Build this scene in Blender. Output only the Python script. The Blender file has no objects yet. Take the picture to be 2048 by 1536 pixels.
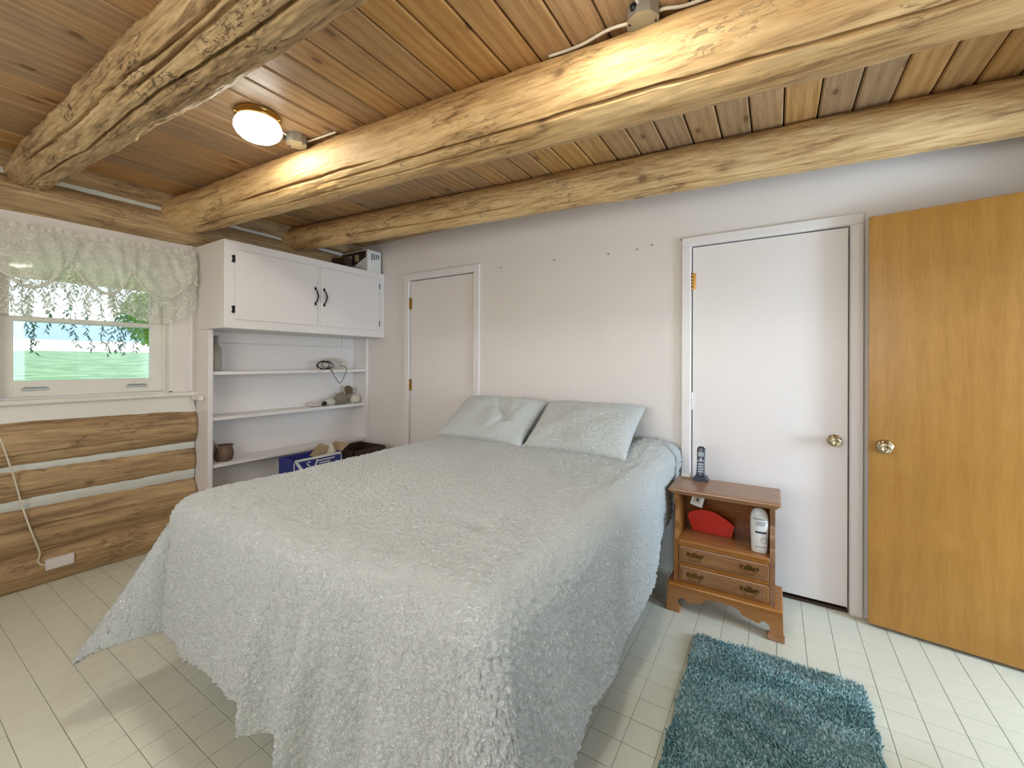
import bpy, bmesh, math, random
from mathutils import Vector, Matrix, noise
PI = math.pi
random.seed(7)
scene = bpy.context.scene
COL = scene.collection

# ---------------------------------------------------------------- camera
F_PX, YAW, PITCH, ROLL = 846.8, 0.5657, 0.0005, 0.0034
CAM = Vector((0.0, -2.84, 1.315))
PCX, PCY = 1012.9, 723.3
def cam_axes():
    ca, sa, cb, sb, cg, sg = math.cos(YAW), math.sin(YAW), math.cos(PITCH), math.sin(PITCH), math.cos(ROLL), math.sin(ROLL)
    w = Vector((-sa*cb, ca*cb, sb)); r0 = Vector((ca, sa, 0)); u0 = r0.cross(w)
    return cg*r0 + sg*u0, -sg*r0 + cg*u0, w
CR, CU, CW = cam_axes()
cd = bpy.data.cameras.new('camera'); cam = bpy.data.objects.new('camera', cd); COL.objects.link(cam)
cd.sensor_width = 36.0; cd.sensor_fit = 'HORIZONTAL'; cd.lens = F_PX/2048*36.0
cd.shift_x = -(PCX-1024)/2048; cd.shift_y = (PCY-768)/2048
cd.clip_start = 0.02; cd.clip_end = 3000
cam.matrix_world = Matrix(((CR.x, CU.x, -CW.x, CAM.x), (CR.y, CU.y, -CW.y, CAM.y), (CR.z, CU.z, -CW.z, CAM.z), (0, 0, 0, 1)))
scene.camera = cam

# ---------------------------------------------------------------- world, sun, large lights, exposure
vs = scene.view_settings
vs.view_transform = 'Standard'; vs.look = 'None'; vs.gamma = 1.0; vs.use_curve_mapping = False
vs.exposure = 0.40
SKY_STRENGTH = 0.25
SUN_STRENGTH = 5.0
LAMP_STRENGTH = 94.0
HALL_WATTS = 58.0
FRONT_FILL_WATTS = 32.0
RIGHT_WATTS = 9.0
world = bpy.data.worlds.new('sky_world'); scene.world = world; world.use_nodes = True
wn = world.node_tree; wn.nodes.clear()
sky = wn.nodes.new('ShaderNodeTexSky'); sky.sky_type = 'NISHITA'; sky.sun_disc = False
sky.sun_elevation = math.radians(52); sky.sun_rotation = math.radians(-60)
bg = wn.nodes.new('ShaderNodeBackground'); bg.inputs['Strength'].default_value = SKY_STRENGTH
wo = wn.nodes.new('ShaderNodeOutputWorld')
wn.links.new(sky.outputs[0], bg.inputs['Color']); wn.links.new(bg.outputs[0], wo.inputs['Surface'])
XR_WIN = 1.20
def add_light(name, kind, loc, energy, color, rot=(0, 0, 0), size=None, size_y=None):
    d = bpy.data.lights.new(name, kind); d.energy = energy; d.color = color
    if size: d.shape = 'RECTANGLE'; d.size = size; d.size_y = size_y or size
    o = bpy.data.objects.new(name, d); COL.objects.link(o); o.location = loc; o.rotation_euler = rot
    return o
sun = add_light('sun', 'SUN', (-10, 0, 20), SUN_STRENGTH, (1.0, 0.95, 0.86), (math.radians(-15), math.radians(-26), 0.0))
sun.data.angle = 0.01
# daylight standing in the window of the room beyond the doorway, and unseen fill light added behind the camera
add_light('hall_window_daylight', 'AREA', (2.63, -0.97, 1.12), HALL_WATTS, (0.62, 0.80, 1.0), (0, math.radians(90), 0), 0.74, 0.50)
add_light('front_fill_light', 'AREA', (-1.0, -4.27, 1.55), FRONT_FILL_WATTS, (1.0, 0.975, 0.90), (math.radians(90), 0, 0), 1.9, 1.05)
add_light('right_window_daylight', 'AREA', (XR_WIN, -1.85, 1.5), RIGHT_WATTS, (0.70, 0.85, 1.0), (0, math.radians(90), 0), 0.9, 0.74)

# ---------------------------------------------------------------- helpers
ORG = {}
def _tag(o, label=None, cat=None, group=None, kind=None):
    if label: o['label'] = label
    if cat: o['category'] = cat
    if group: o['group'] = group
    if kind: o['kind'] = kind
    return o
def thing(name, label, cat, loc=(0, 0, 0), group=None, kind=None, rotz=0.0):
    o = bpy.data.objects.new(name, None); COL.objects.link(o); o.location = loc; o.rotation_euler = (0, 0, rotz)
    o.empty_display_size = 0.05
    ORG[o] = Vector(loc) if rotz == 0 else Vector((0, 0, 0))
    return _tag(o, label, cat, group, kind)

class MB:
    """collects shapes, then becomes one mesh object"""
    def __init__(s): s.v = []; s.f = []; s.sm = []
    def add(s, vs_, fs, smooth=False):
        b = len(s.v); s.v += [tuple(v) for v in vs_]
        for f in fs: s.f.append(tuple(i+b for i in f)); s.sm.append(smooth)
        return s
    def bm(s, bm, smooth=False):
        bm.verts.index_update()
        s.add([v.co[:] for v in bm.verts], [[v.index for v in f.verts] for f in bm.faces], smooth); bm.free(); return s
    def box(s, x0, x1, y0, y1, z0, z1, bev=0.0, mat=None, seg=1):
        x0, x1 = min(x0, x1), max(x0, x1); y0, y1 = min(y0, y1), max(y0, y1); z0, z1 = min(z0, z1), max(z0, z1)
        bm = bmesh.new()
        bmesh.ops.create_cube(bm, size=1.0, matrix=Matrix.Translation(((x0+x1)/2, (y0+y1)/2, (z0+z1)/2)) @ Matrix.Diagonal((x1-x0, y1-y0, z1-z0, 1)))
        if bev > 0: bmesh.ops.bevel(bm, geom=bm.edges[:], offset=bev, segments=seg, affect='EDGES', profile=0.5)
        if mat is not None: bmesh.ops.transform(bm, matrix=mat, verts=bm.verts)
        return s.bm(bm)
    def lathe(s, prof, center=(0, 0, 0), n=32, axis='Z', smooth=True, cap=True):
        vs_ = []; fs = []
        for (r, h) in prof:
            for k in range(n):
                a = 2*PI*k/n; p = (r*math.cos(a), r*math.sin(a), h)
                if axis == 'Y': p = (p[0], p[2], p[1])
                elif axis == 'X': p = (p[2], p[0], p[1])
                vs_.append((p[0]+center[0], p[1]+center[1], p[2]+center[2]))
        for i in range(len(prof)-1):
            for k in range(n):
                q = (i*n+k, i*n+(k+1) % n, (i+1)*n+(k+1) % n, (i+1)*n+k)
                fs.append(q[::-1] if axis == 'Y' else q)
        if cap:
            fs.append(tuple(range(n))[::(1 if axis == 'Y' else -1)])
            fs.append(tuple(range((len(prof)-1)*n, len(prof)*n))[::(-1 if axis == 'Y' else 1)])
        return s.add(vs_, fs, smooth)
    def tube(s, path, r, n=8, smooth=True, closed=False):
        P = [Vector(p) for p in path]; vs_ = []; fs = []; m = len(P)
        up = Vector((0, 0, 1)); prev = None
        for i, p in enumerate(P):
            t = (P[(i+1) % m]-P[i-1]) if closed else (P[min(i+1, m-1)]-P[max(i-1, 0)])
            t.normalize()
            if prev is None:
                a = t.cross(up)
                if a.length < 1e-3: a = t.cross(Vector((1, 0, 0)))
            else:
                a = prev - t*prev.dot(t)
            a.normalize(); prev = a; b = t.cross(a)
            rr = r[i] if isinstance(r, (list, tuple)) else r
            for k in range(n):
                q = 2*PI*k/n; vs_.append(p + rr*(math.cos(q)*a + math.sin(q)*b))
        for i in range(m if closed else m-1):
            j = (i+1) % m
            for k in range(n): fs.append((i*n+k, i*n+(k+1) % n, j*n+(k+1) % n, j*n+k))
        if not closed: fs += [tuple(range(n))[::-1], tuple(range((m-1)*n, m*n))]
        return s.add(vs_, fs, smooth)
    def prism(s, poly, a0, a1, axis='Y', smooth=False):
        """polygon in the two other axes (in order x,z / y,z / x,y) extruded along axis"""
        n = len(poly); vs_ = []
        for a in (a0, a1):
            for (u, v) in poly:
                vs_.append({'Y': (u, a, v), 'X': (a, u, v), 'Z': (u, v, a)}[axis])
        fs = [tuple(range(n)), tuple(range(n, 2*n))[::-1]]
        for k in range(n): fs.append((k, k+n, (k+1) % n+n, (k+1) % n))
        return s.add(vs_, fs, smooth)
    def grid(s, nu, nv, fn, smooth=True):
        vs_ = [fn(i/(nu-1), j/(nv-1)) for j in range(nv) for i in range(nu)]
        fs = [(j*nu+i, j*nu+i+1, (j+1)*nu+i+1, (j+1)*nu+i) for j in range(nv-1) for i in range(nu-1)]
        return s.add(vs_, fs, smooth)
    def mesh(s, name, off=Vector((0, 0, 0)), fix=True):
        me = bpy.data.meshes.new(name)
        me.from_pydata([(v[0]-off[0], v[1]-off[1], v[2]-off[2]) for v in s.v], [], s.f)
        me.polygons.foreach_set('use_smooth', s.sm); me.update()
        if fix:
            bm = bmesh.new(); bm.from_mesh(me); bmesh.ops.recalc_face_normals(bm, faces=bm.faces); bm.to_mesh(me); bm.free()
        return me
    def build(s, name, mat, parent=None, label=None, cat=None, group=None, kind=None, origin=None, fix=True):
        base = ORG[parent] if parent is not None else Vector((0, 0, 0))
        if origin is None: origin = base
        origin = Vector(origin)
        o = bpy.data.objects.new(name, s.mesh(name, origin, fix)); COL.objects.link(o)
        o.data.materials.append(mat)
        if parent is not None: o.parent = parent
        o.location = origin-base
        ORG[o] = origin
        return _tag(o, label, cat, group, kind)

def bounds_origin(mb):
    xs = [v[0] for v in mb.v]; ys = [v[1] for v in mb.v]; zs = [v[2] for v in mb.v]
    return ((min(xs)+max(xs))/2, (min(ys)+max(ys))/2, min(zs))

# ---------------------------------------------------------------- materials
def srgb(r, g, b):
    f = lambda c: (c/255/12.92 if c/255 <= 0.04045 else ((c/255+0.055)/1.055)**2.4)
    return (f(r), f(g), f(b), 1.0)
class NT:
    def __init__(s, name):
        s.m = bpy.data.materials.new(name); s.m.use_nodes = True; s.t = s.m.node_tree
        s.b = s.t.nodes['Principled BSDF']; s.out = s.t.nodes['Material Output']
    def n(s, typ, ins=None, **props):
        nd = s.t.nodes.new(typ)
        for k, v in props.items(): setattr(nd, k, v)
        for k, v in (ins or {}).items(): s.set(nd.inputs[k], v)
        return nd
    def set(s, sock, v):
        if isinstance(v, bpy.types.NodeSocket): s.t.links.new(v, sock)
        elif isinstance(v, bpy.types.Node): s.t.links.new(v.outputs[0], sock)
        else: sock.default_value = v
    def ramp(s, fac, stops, interp='LINEAR'):
        r = s.n('ShaderNodeValToRGB', {0: fac}); cr = r.color_ramp; cr.interpolation = interp
        while len(cr.elements) < len(stops): cr.elements.new(0.5)
        for e, (p, c) in zip(cr.elements, stops): e.position = p; e.color = c if len(c) == 4 else (*c, 1)
        return r.outputs[0]
    def mix(s, fac, a, b, mode='MIX'):
        m = s.n('ShaderNodeMix', data_type='RGBA', blend_type=mode)
        s.set(m.inputs[0], fac); s.set(m.inputs[6], a); s.set(m.inputs[7], b); return m.outputs[2]
    def math(s, op, a, b=0.0, clamp=False):
        m = s.n('ShaderNodeMath', operation=op, use_clamp=clamp); s.set(m.inputs[0], a); s.set(m.inputs[1], b); return m.outputs[0]
    def bump(s, h, strength=0.3, dist=0.01, normal=None):
        b = s.n('ShaderNodeBump', {'Height': h, 'Strength': strength, 'Distance': dist})
        if normal is not None: s.set(b.inputs['Normal'], normal)
        s.t.links.new(b.outputs[0], s.b.inputs['Normal']); return b.outputs[0]
    def base(s, color, rough=0.5, metal=0.0, spec=0.5):
        s.set(s.b.inputs['Base Color'], color); s.set(s.b.inputs['Roughness'], rough)
        s.set(s.b.inputs['Metallic'], metal); s.set(s.b.inputs['Specular IOR Level'], spec)
    def coords(s, scale, rand=0.0, kind='Object'):
        tc = s.n('ShaderNodeTexCoord')
        v = tc.outputs[kind]
        if rand:
            oi = s.n('ShaderNodeObjectInfo')
            r = s.math('MULTIPLY', oi.outputs['Random'], rand)
            c = s.n('ShaderNodeCombineXYZ', {0: r, 1: s.math('MULTIPLY', r, 1.7), 2: s.math('MULTIPLY', r, 0.6)})
            v = s.n('ShaderNodeVectorMath', {0: v, 1: c.outputs[0]}, operation='ADD').outputs[0]
        return s.n('ShaderNodeVectorMath', {0: v, 1: scale}, operation='MULTIPLY').outputs[0]

def noise_tex(n, vec, scale, detail=4, rough=0.55, dist=0.0):
    return n.n('ShaderNodeTexNoise', {'Vector': vec, 'Scale': scale, 'Detail': detail, 'Roughness': rough, 'Distortion': dist}).outputs[0]

def paint(name, col, rough=0.45, bump=0.08, scale=60, var=0.04):
    n = NT(name); v = n.coords((1, 1, 1))
    a = noise_tex(n, v, 2.2, 3)
    c2 = tuple(max(0, c*(1-var*2)) for c in col[:3])+(1,)
    n.base(n.mix(a, col, c2), rough)
    if bump: n.bump(noise_tex(n, v, scale, 4), bump, 0.004)
    return n.m
def plain(name, col, rough=0.5, metal=0.0, spec=0.5):
    n = NT(name); v = n.coords((1, 1, 1)); a = noise_tex(n, v, 18, 3)
    n.base(n.mix(a, col, tuple(c*0.82 for c in col[:3])+(1,)), rough, metal, spec); return n.m

def wood(name, light, dark, axis='Y', grain=9.0, stretch=0.07, rough=0.45, knots=0.0, rand=37.0, bump=0.12, tint=0.25, streak=0.5, contrast=1.0):
    """straight-grained board: fine streaks along one axis, wide cathedral bands, a few knots"""
    n = NT(name)
    sc = {'X': (stretch, 1, 1), 'Y': (1, stretch, 1), 'Z': (1, 1, stretch)}[axis]
    v = n.coords(sc, rand)
    warp = noise_tex(n, v, grain*0.6, 2)
    fine = noise_tex(n, v, grain*16, 5, 0.6, 0.5)
    wide = n.n('ShaderNodeTexWave', {'Vector': v, 'Scale': grain*0.9, 'Distortion': 9.0, 'Detail': 2.0, 'Detail Scale': 0.8}, wave_type='BANDS', bands_direction={'X': 'Y', 'Y': 'X', 'Z': 'X'}[axis]).outputs['Fac']
    f = n.math('ADD', n.math('ADD', n.math('MULTIPLY', n.math('SUBTRACT', fine, 0.5), contrast), n.math('MULTIPLY', n.math('SUBTRACT', wide, 0.5), 0.45*streak*contrast)), 0.52)
    col = n.ramp(n.math('MULTIPLY', f, 1.0), [(0.28, dark), (0.52, tuple((a+b)/2 for a, b in zip(light, dark))), (0.78, light)])
    big = noise_tex(n, n.coords((1.6, 1.6, 1.6), rand), 2.0, 3)
    col = n.mix(n.math('MULTIPLY', big, tint), col, tuple(c*0.55 for c in dark[:3])+(1,))
    oi = n.n('ShaderNodeObjectInfo')
    hs = n.n('ShaderNodeHueSaturation', {'Hue': 0.5, 'Saturation': n.math('ADD', n.math('MULTIPLY', oi.outputs['Random'], 0.25), 0.88), 'Value': n.math('ADD', n.math('MULTIPLY', oi.outputs['Random'], 0.35), 0.82), 'Color': col}).outputs[0]
    h = f
    if knots > 0:
        ks = {'X': (0.45, 1, 1), 'Y': (1, 0.45, 1), 'Z': (1, 1, 0.45)}[axis]
        kv = n.coords(ks, rand)
        vo = n.n('ShaderNodeTexVoronoi', {'Vector': kv, 'Scale': knots}, voronoi_dimensions='2D').outputs['Distance']
        rings = n.n('ShaderNodeMath', {0: n.math('MULTIPLY', vo, 160.0)}, operation='SINE').outputs[0]
        km = n.ramp(vo, [(0.035, (1, 1, 1, 1)), (0.055, (0.3, 0.3, 0.3, 1)), (0.12, (0, 0, 0, 1))])
        hs = n.mix(n.math('MULTIPLY', km, 0.75), hs, n.mix(n.math('MULTIPLY', rings, 0.5), srgb(84, 50, 24), srgb(120, 76, 38)))
    n.base(hs, rough); n.bump(h, bump, 0.003)
    return n.m

def log_wood(name, light, mid, dark, rough=0.6, seed=0.0, scar=0.5, rand=11.0):
    """peeled log, local X along the trunk"""
    n = NT(name)
    v = n.coords((0.06, 1, 1), rand)
    fine = noise_tex(n, v, 75, 6, 0.68, 0.6)
    mids = noise_tex(n, n.coords((0.11, 1, 1), rand), 13, 4, 0.6, 0.4)
    f = n.math('ADD', n.math('MULTIPLY', fine, 0.55), n.math('MULTIPLY', mids, 0.45))
    col = n.ramp(f, [(0.38, dark), (0.48, mid), (0.60, light)])
    patch = n.ramp(noise_tex(n, n.coords((0.5, 1.3, 1.3), rand), 5.0, 5, 0.6, 0.5), [(0.50, (0, 0, 0, 1)), (0.72, (1, 1, 1, 1))])
    col = n.mix(n.math('MULTIPLY', patch, 0.30), col, srgb(160, 132, 96))
    # bark scars: short dark streaks gathered in patches
    sm = n.ramp(noise_tex(n, n.coords((0.9, 1.6, 1.6), rand), 4.2, 3, 0.5, 0.3), [(0.56, (0, 0, 0, 1)), (0.63, (1, 1, 1, 1))])
    ss = n.ramp(noise_tex(n, n.coords((0.32, 1, 1), rand), 60, 4, 0.7, 1.2), [(0.52, (0, 0, 0, 1)), (0.60, (1, 1, 1, 1))])
    scar_m = n.math('MULTIPLY', n.math('MULTIPLY', sm, ss), scar)
    col = n.mix(scar_m, col, srgb(66, 44, 24))
    vo = n.n('ShaderNodeTexVoronoi', {'Vector': n.coords((0.75, 1, 1), rand), 'Scale': 4.6}).outputs['Distance']
    km = n.ramp(vo, [(0.06, (1, 1, 1, 1)), (0.10, (0.3, 0.3, 0.3, 1)), (0.16, (0, 0, 0, 1))])
    col = n.mix(n.math('MULTIPLY', km, 0.7), col, srgb(92, 58, 30))
    n.base(col, rough)
    h = n.math('SUBTRACT', f, n.math('MULTIPLY', scar_m, 0.8))
    n.bump(h, 0.65, 0.008)
    return n.m

M = {}
M['wall'] = paint('wall_paint', srgb(228, 221, 215), 0.55, 0.22, 70)
M['trim'] = paint('trim_paint', srgb(232, 226, 223), 0.35, 0.04)
M['door_white'] = paint('door_paint', srgb(230, 223, 219), 0.40, 0.05, 30)
M['cab'] = paint('cabinet_paint', srgb(232, 226, 222), 0.35, 0.05, 30)
M['window_paint'] = paint('window_paint', srgb(232, 228, 218), 0.35, 0.04)
M['chink'] = paint('chinking_paint', srgb(212, 214, 206), 0.7, 0.5, 40)
M['plank'] = wood('ceiling_plank_wood', srgb(208, 172, 124), srgb(156, 112, 68), 'Y', 8, 0.05, 0.42, knots=4.3, contrast=0.75, streak=0.45, tint=0.32)
M['beam'] = log_wood('log_beam_wood', srgb(224, 192, 140), srgb(202, 164, 110), srgb(150, 112, 70))
M['beam_grey'] = log_wood('rough_log_wood', srgb(206, 180, 136), srgb(172, 142, 100), srgb(112, 86, 56), 0.7, scar=0.8)
M['wall_log'] = log_wood('wall_log_wood', srgb(194, 166, 122), srgb(166, 136, 96), srgb(124, 98, 68), 0.65)
M['door_brown'] = wood('birch_veneer', srgb(184, 142, 88), srgb(148, 107, 60), 'Z', 4.0, 0.10, 0.32, rand=0.0, bump=0.03, tint=0.55, streak=0.35, contrast=0.55)
M['night'] = wood('maple_stain', srgb(188, 134, 82), srgb(134, 86, 46), 'X', 8.0, 0.08, 0.25, rand=5.0, bump=0.04, contrast=0.55)
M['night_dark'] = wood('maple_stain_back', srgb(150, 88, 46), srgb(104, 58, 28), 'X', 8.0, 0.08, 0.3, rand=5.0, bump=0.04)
M['brass'] = plain('brass', srgb(196, 158, 92), 0.25, 1.0)
M['old_brass'] = plain('aged_brass', srgb(134, 98, 52), 0.35, 0.9)
M['knob'] = plain('polished_nickel_brass', srgb(214, 200, 164), 0.16, 1.0)
M['black_iron'] = plain('black_iron', srgb(24, 23, 22), 0.45, 0.3)
M['steel'] = plain('galvanised_steel', srgb(190, 192, 186), 0.38, 0.85)
M['dark'] = plain('black_fabric', srgb(24, 25, 32), 0.8)
M['wire'] = plain('white_cable', srgb(226, 216, 196), 0.5)
M['wire_black'] = plain('black_cable', srgb(22, 22, 24), 0.45)
M['white_plastic'] = plain('white_plastic', srgb(232, 230, 224), 0.35)
M['navy_plastic'] = plain('navy_plastic', srgb(30, 38, 54), 0.3)
M['grey_key'] = plain('grey_key', srgb(190, 198, 206), 0.4)
M['screen'] = plain('phone_screen', srgb(96, 116, 128), 0.2)
M['ink'] = plain('dark_ink', srgb(58, 62, 78), 0.6)
M['ink_white'] = plain('white_ink', srgb(236, 236, 232), 0.6)
M['blue_card'] = plain('blue_carton', srgb(44, 52, 128), 0.5)
M['kraft'] = plain('kraft_cardboard', srgb(176, 152, 118), 0.8)
M['paper'] = plain('paper', srgb(214, 206, 190), 0.8)
M['red'] = plain('red_plastic', srgb(214, 44, 20), 0.35)
M['dark_brown'] = plain('dark_brown_wood', srgb(58, 38, 26), 0.55)
M['rock_grey'] = plain('grey_rock', srgb(132, 120, 106), 0.85)
M['rock_brown'] = plain('brown_rock', srgb(112, 90, 72), 0.85)
M['rock_white'] = plain('white_rock', srgb(214, 204, 190), 0.8)
M['groove'] = plain('gap_shadow_board', srgb(70, 60, 50), 0.8)

def mk_linoleum():
    n = NT('cream_linoleum')
    g = n.n('ShaderNodeNewGeometry').outputs['Position']
    a = noise_tex(n, g, 3.0, 4); b = noise_tex(n, n.n('ShaderNodeVectorMath', {0: g, 1: (26, 7, 10)}, operation='MULTIPLY').outputs[0], 4.0, 5, 0.7)
    c = n.mix(a, srgb(230, 231, 214), srgb(216, 217, 199)); c = n.mix(n.math('MULTIPLY', b, 0.35), c, srgb(196, 196, 176))
    d = n.ramp(noise_tex(n, g, 11.0, 6, 0.7), [(0.66, (0, 0, 0, 1)), (0.74, (1, 1, 1, 1))])
    c = n.mix(n.math('MULTIPLY', d, 0.25), c, srgb(130, 122, 104))
    n.base(c, n.math('ADD', n.math('MULTIPLY', a, 0.2), 0.24)); n.bump(b, 0.10, 0.002); return n.m
M['lino'] = mk_linoleum()
M['grout'] = plain('grey_joint_line', srgb(168, 168, 150), 0.7)
def mk_fleece(name, c1, c2, scale=85):
    n = NT(name); v = n.coords((1, 1, 1))
    vo = n.n('ShaderNodeTexVoronoi', {'Vector': v, 'Scale': scale, 'Randomness': 1.0}, feature='SMOOTH_F1').outputs['Distance']
    no = noise_tex(n, v, scale*1.7, 4, 0.6, 1.5)
    h = n.math('ADD', n.math('MULTIPLY', vo, -0.7), no)
    big = noise_tex(n, v, 3.0, 3)
    n.base(n.mix(big, c1, c2), 0.95, 0.0, 0.15)
    n.set(n.b.inputs['Sheen Weight'], 0.35); n.set(n.b.inputs['Sheen Roughness'], 0.5)
    n.bump(h, 1.0, 0.014); return n.m
M['fleece'] = mk_fleece('white_sherpa_fleece', srgb(238, 242, 238), srgb(230, 235, 230))
M['rug_back'] = plain('rug_backing', srgb(46, 82, 86), 0.95)
def mk_pile():
    n = NT('teal_pile'); g = n.n('ShaderNodeNewGeometry').outputs['Position']
    a = noise_tex(n, g, 9.0, 4); b = noise_tex(n, g, 90.0, 3)
    c = n.ramp(n.math('ADD', n.math('MULTIPLY', a, 0.2), n.math('MULTIPLY', b, 0.8)), [(0.36, srgb(60, 104, 108)), (0.5, srgb(108, 150, 152)), (0.62, srgb(178, 204, 200))])
    n.base(c, 0.9, 0, 0.2); n.set(n.b.inputs['Sheen Weight'], 0.3); return n.m
M['pile'] = mk_pile()
def mk_glow():
    n = NT('lit_opal_glass'); n.base(srgb(240, 244, 246), 0.25)
    nz = n.n('ShaderNodeSeparateXYZ', {0: n.n('ShaderNodeNewGeometry').outputs['Normal']}).outputs[2]
    # emission weighted to the underside, cut at the sides to spare the beams hot spots
    k = n.math('ADD', n.math('MULTIPLY', n.math('POWER', n.math('MAXIMUM', n.math('MULTIPLY', nz, -1.0), 0.0), 2.2), 0.965), 0.035)
    n.set(n.b.inputs['Emission Color'], (1.0, 1.0, 0.92, 1)); n.set(n.b.inputs['Emission Strength'], n.math('MULTIPLY', k, LAMP_STRENGTH)); return n.m
M['glow'] = mk_glow()
def mk_glass(name, tint=(1, 1, 1, 1)):
    n = NT(name)
    tr = n.n('ShaderNodeBsdfTransparent', {'Color': tint}); gl = n.n('ShaderNodeBsdfGlossy', {'Color': (1, 1, 1, 1), 'Roughness': 0.02})
    fr = n.n('ShaderNodeFresnel', {'IOR': 1.45}); mx = n.n('ShaderNodeMixShader', {0: fr.outputs[0], 1: tr.outputs[0], 2: gl.outputs[0]})
    n.t.links.new(mx.outputs[0], n.out.inputs['Surface']); return n.m
M['pane'] = mk_glass('window_pane_glass')
def mk_bottle():
    n = NT('frosted_bottle_glass'); n.base(srgb(168, 165, 154), 0.3); n.set(n.b.inputs['Transmission Weight'], 0.12); n.set(n.b.inputs['IOR'], 1.2); return n.m
M['bottle'] = mk_bottle()
def mk_lace(name, net, motif):
    """lace: open net with denser flower motifs and vines; the holes are real transparency"""
    n = NT(name); v = n.coords((1, 1, 1))
    def scroll(sc, wd):
        a = n.math('ABSOLUTE', n.math('SUBTRACT', noise_tex(n, v, sc, 1, 0.4, 0.8), 0.5))
        return n.ramp(a, [(wd*0.6, (1, 1, 1, 1)), (wd, (0, 0, 0, 1))])
    vine = n.math('MAXIMUM', scroll(26.0, 0.022), n.math('MULTIPLY', scroll(58.0, 0.03), 0.7))
    flo = n.n('ShaderNodeTexVoronoi', {'Vector': v, 'Scale': 13.0}).outputs['Distance']
    petal = n.n('ShaderNodeMath', {0: n.math('MULTIPLY', flo, 42.0)}, operation='SINE').outputs[0]
    fm = n.math('MULTIPLY', n.ramp(flo, [(0.28, (1, 1, 1, 1)), (0.36, (0, 0, 0, 1))]), n.math('GREATER_THAN', petal, 0.1))
    den = n.math('MAXIMUM', vine, fm)
    alpha = n.math('ADD', net, n.math('MULTIPLY', den, motif-net))
    df = n.n('ShaderNodeBsdfDiffuse', {'Color': srgb(244, 243, 232)}); tl = n.n('ShaderNodeBsdfTranslucent', {'Color': srgb(232, 232, 216)})
    m1 = n.n('ShaderNodeMixShader', {0: 0.32, 1: df.outputs[0], 2: tl.outputs[0]})
    tr = n.n('ShaderNodeBsdfTransparent'); m2 = n.n('ShaderNodeMixShader', {0: alpha, 1: tr.outputs[0], 2: m1.outputs[0]})
    n.t.links.new(m2.outputs[0], n.out.inputs['Surface']); return n.m
M['lace'] = mk_lace('cream_lace', 0.60, 0.93)
M['lace_dense'] = mk_lace('cream_lace_gathered', 0.90, 0.98)
M['lace_thin'] = mk_lace('cream_lace_edge', 0.36, 0.93)
def mk_grass():
    n = NT('meadow_grass'); g = n.n('ShaderNodeNewGeometry').outputs['Position']
    b = noise_tex(n, n.n('ShaderNodeVectorMath', {0: g, 1: (1, 0.35, 1)}, operation='MULTIPLY').outputs[0], 2.2, 6, 0.7)
    n.base(n.ramp(b, [(0.36, srgb(70, 106, 72)), (0.52, srgb(108, 146, 106)), (0.68, srgb(158, 184, 146))]), 0.9, 0, 0.1); return n.m
M['grass'] = mk_grass()
M['field'] = plain('dry_field', srgb(246, 238, 220), 0.9)
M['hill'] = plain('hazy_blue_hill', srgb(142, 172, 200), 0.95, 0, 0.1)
def mk_leaf(name, c1, c2):
    n = NT(name); g = n.n('ShaderNodeNewGeometry').outputs['Position']
    n.base(n.mix(noise_tex(n, g, 5.0, 3), c1, c2), 0.7, 0, 0.2)
    return n.m
M['leaf'] = mk_leaf('willow_leaf', srgb(62, 92, 74), srgb(112, 146, 104))
M['leaf_bright'] = mk_leaf('bright_leaf', srgb(120, 170, 62), srgb(176, 210, 96))
M['bark'] = plain('grey_bark', srgb(96, 84, 72), 0.9)
M['soffit'] = wood('eave_board_wood', srgb(246, 230, 196), srgb(226, 202, 160), 'Y', 6.0, 0.08, 0.6, rand=9.0)

def text_mb(txt, size, thick, mtx):
    """flat print as a thin raised mesh; letters in the local XY plane, then moved by mtx"""
    cu = bpy.data.curves.new('lettering', 'FONT'); cu.body = txt; cu.size = size; cu.extrude = thick; cu.align_x = 'CENTER'; cu.align_y = 'CENTER'; cu.resolution_u = 3
    ob = bpy.data.objects.new('lettering', cu); COL.objects.link(ob)
    dg = bpy.context.evaluated_depsgraph_get(); me = bpy.data.meshes.new_from_object(ob.evaluated_get(dg))
    mb = MB(); mb.add([mtx @ v.co for v in me.vertices], [tuple(p.vertices) for p in me.polygons])
    bpy.data.objects.remove(ob); bpy.data.curves.remove(cu); bpy.data.meshes.remove(me)
    return mb

def sstep(a, b, x):
    t = min(1.0, max(0.0, (x-a)/(b-a))); return t*t*(3-2*t)
def lerp(pts, x):
    if x <= pts[0][0]: return pts[0][1]
    for (a, va), (b, vb) in zip(pts, pts[1:]):
        if x <= b: return va+(vb-va)*(x-a)/(b-a)
    return pts[-1][1]
def project(p):
    d = Vector(p)-CAM; w = d.dot(CW)
    if w < 0.05: return None
    return (PCX+F_PX*d.dot(CR)/w, PCY-F_PX*d.dot(CU)/w)

# ================================================================ THE ROOM
XW, XR, YF, ZC = -3.65, 1.17, -4.30, 2.47      # window wall, right wall, wall behind the camera, ceiling
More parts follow.
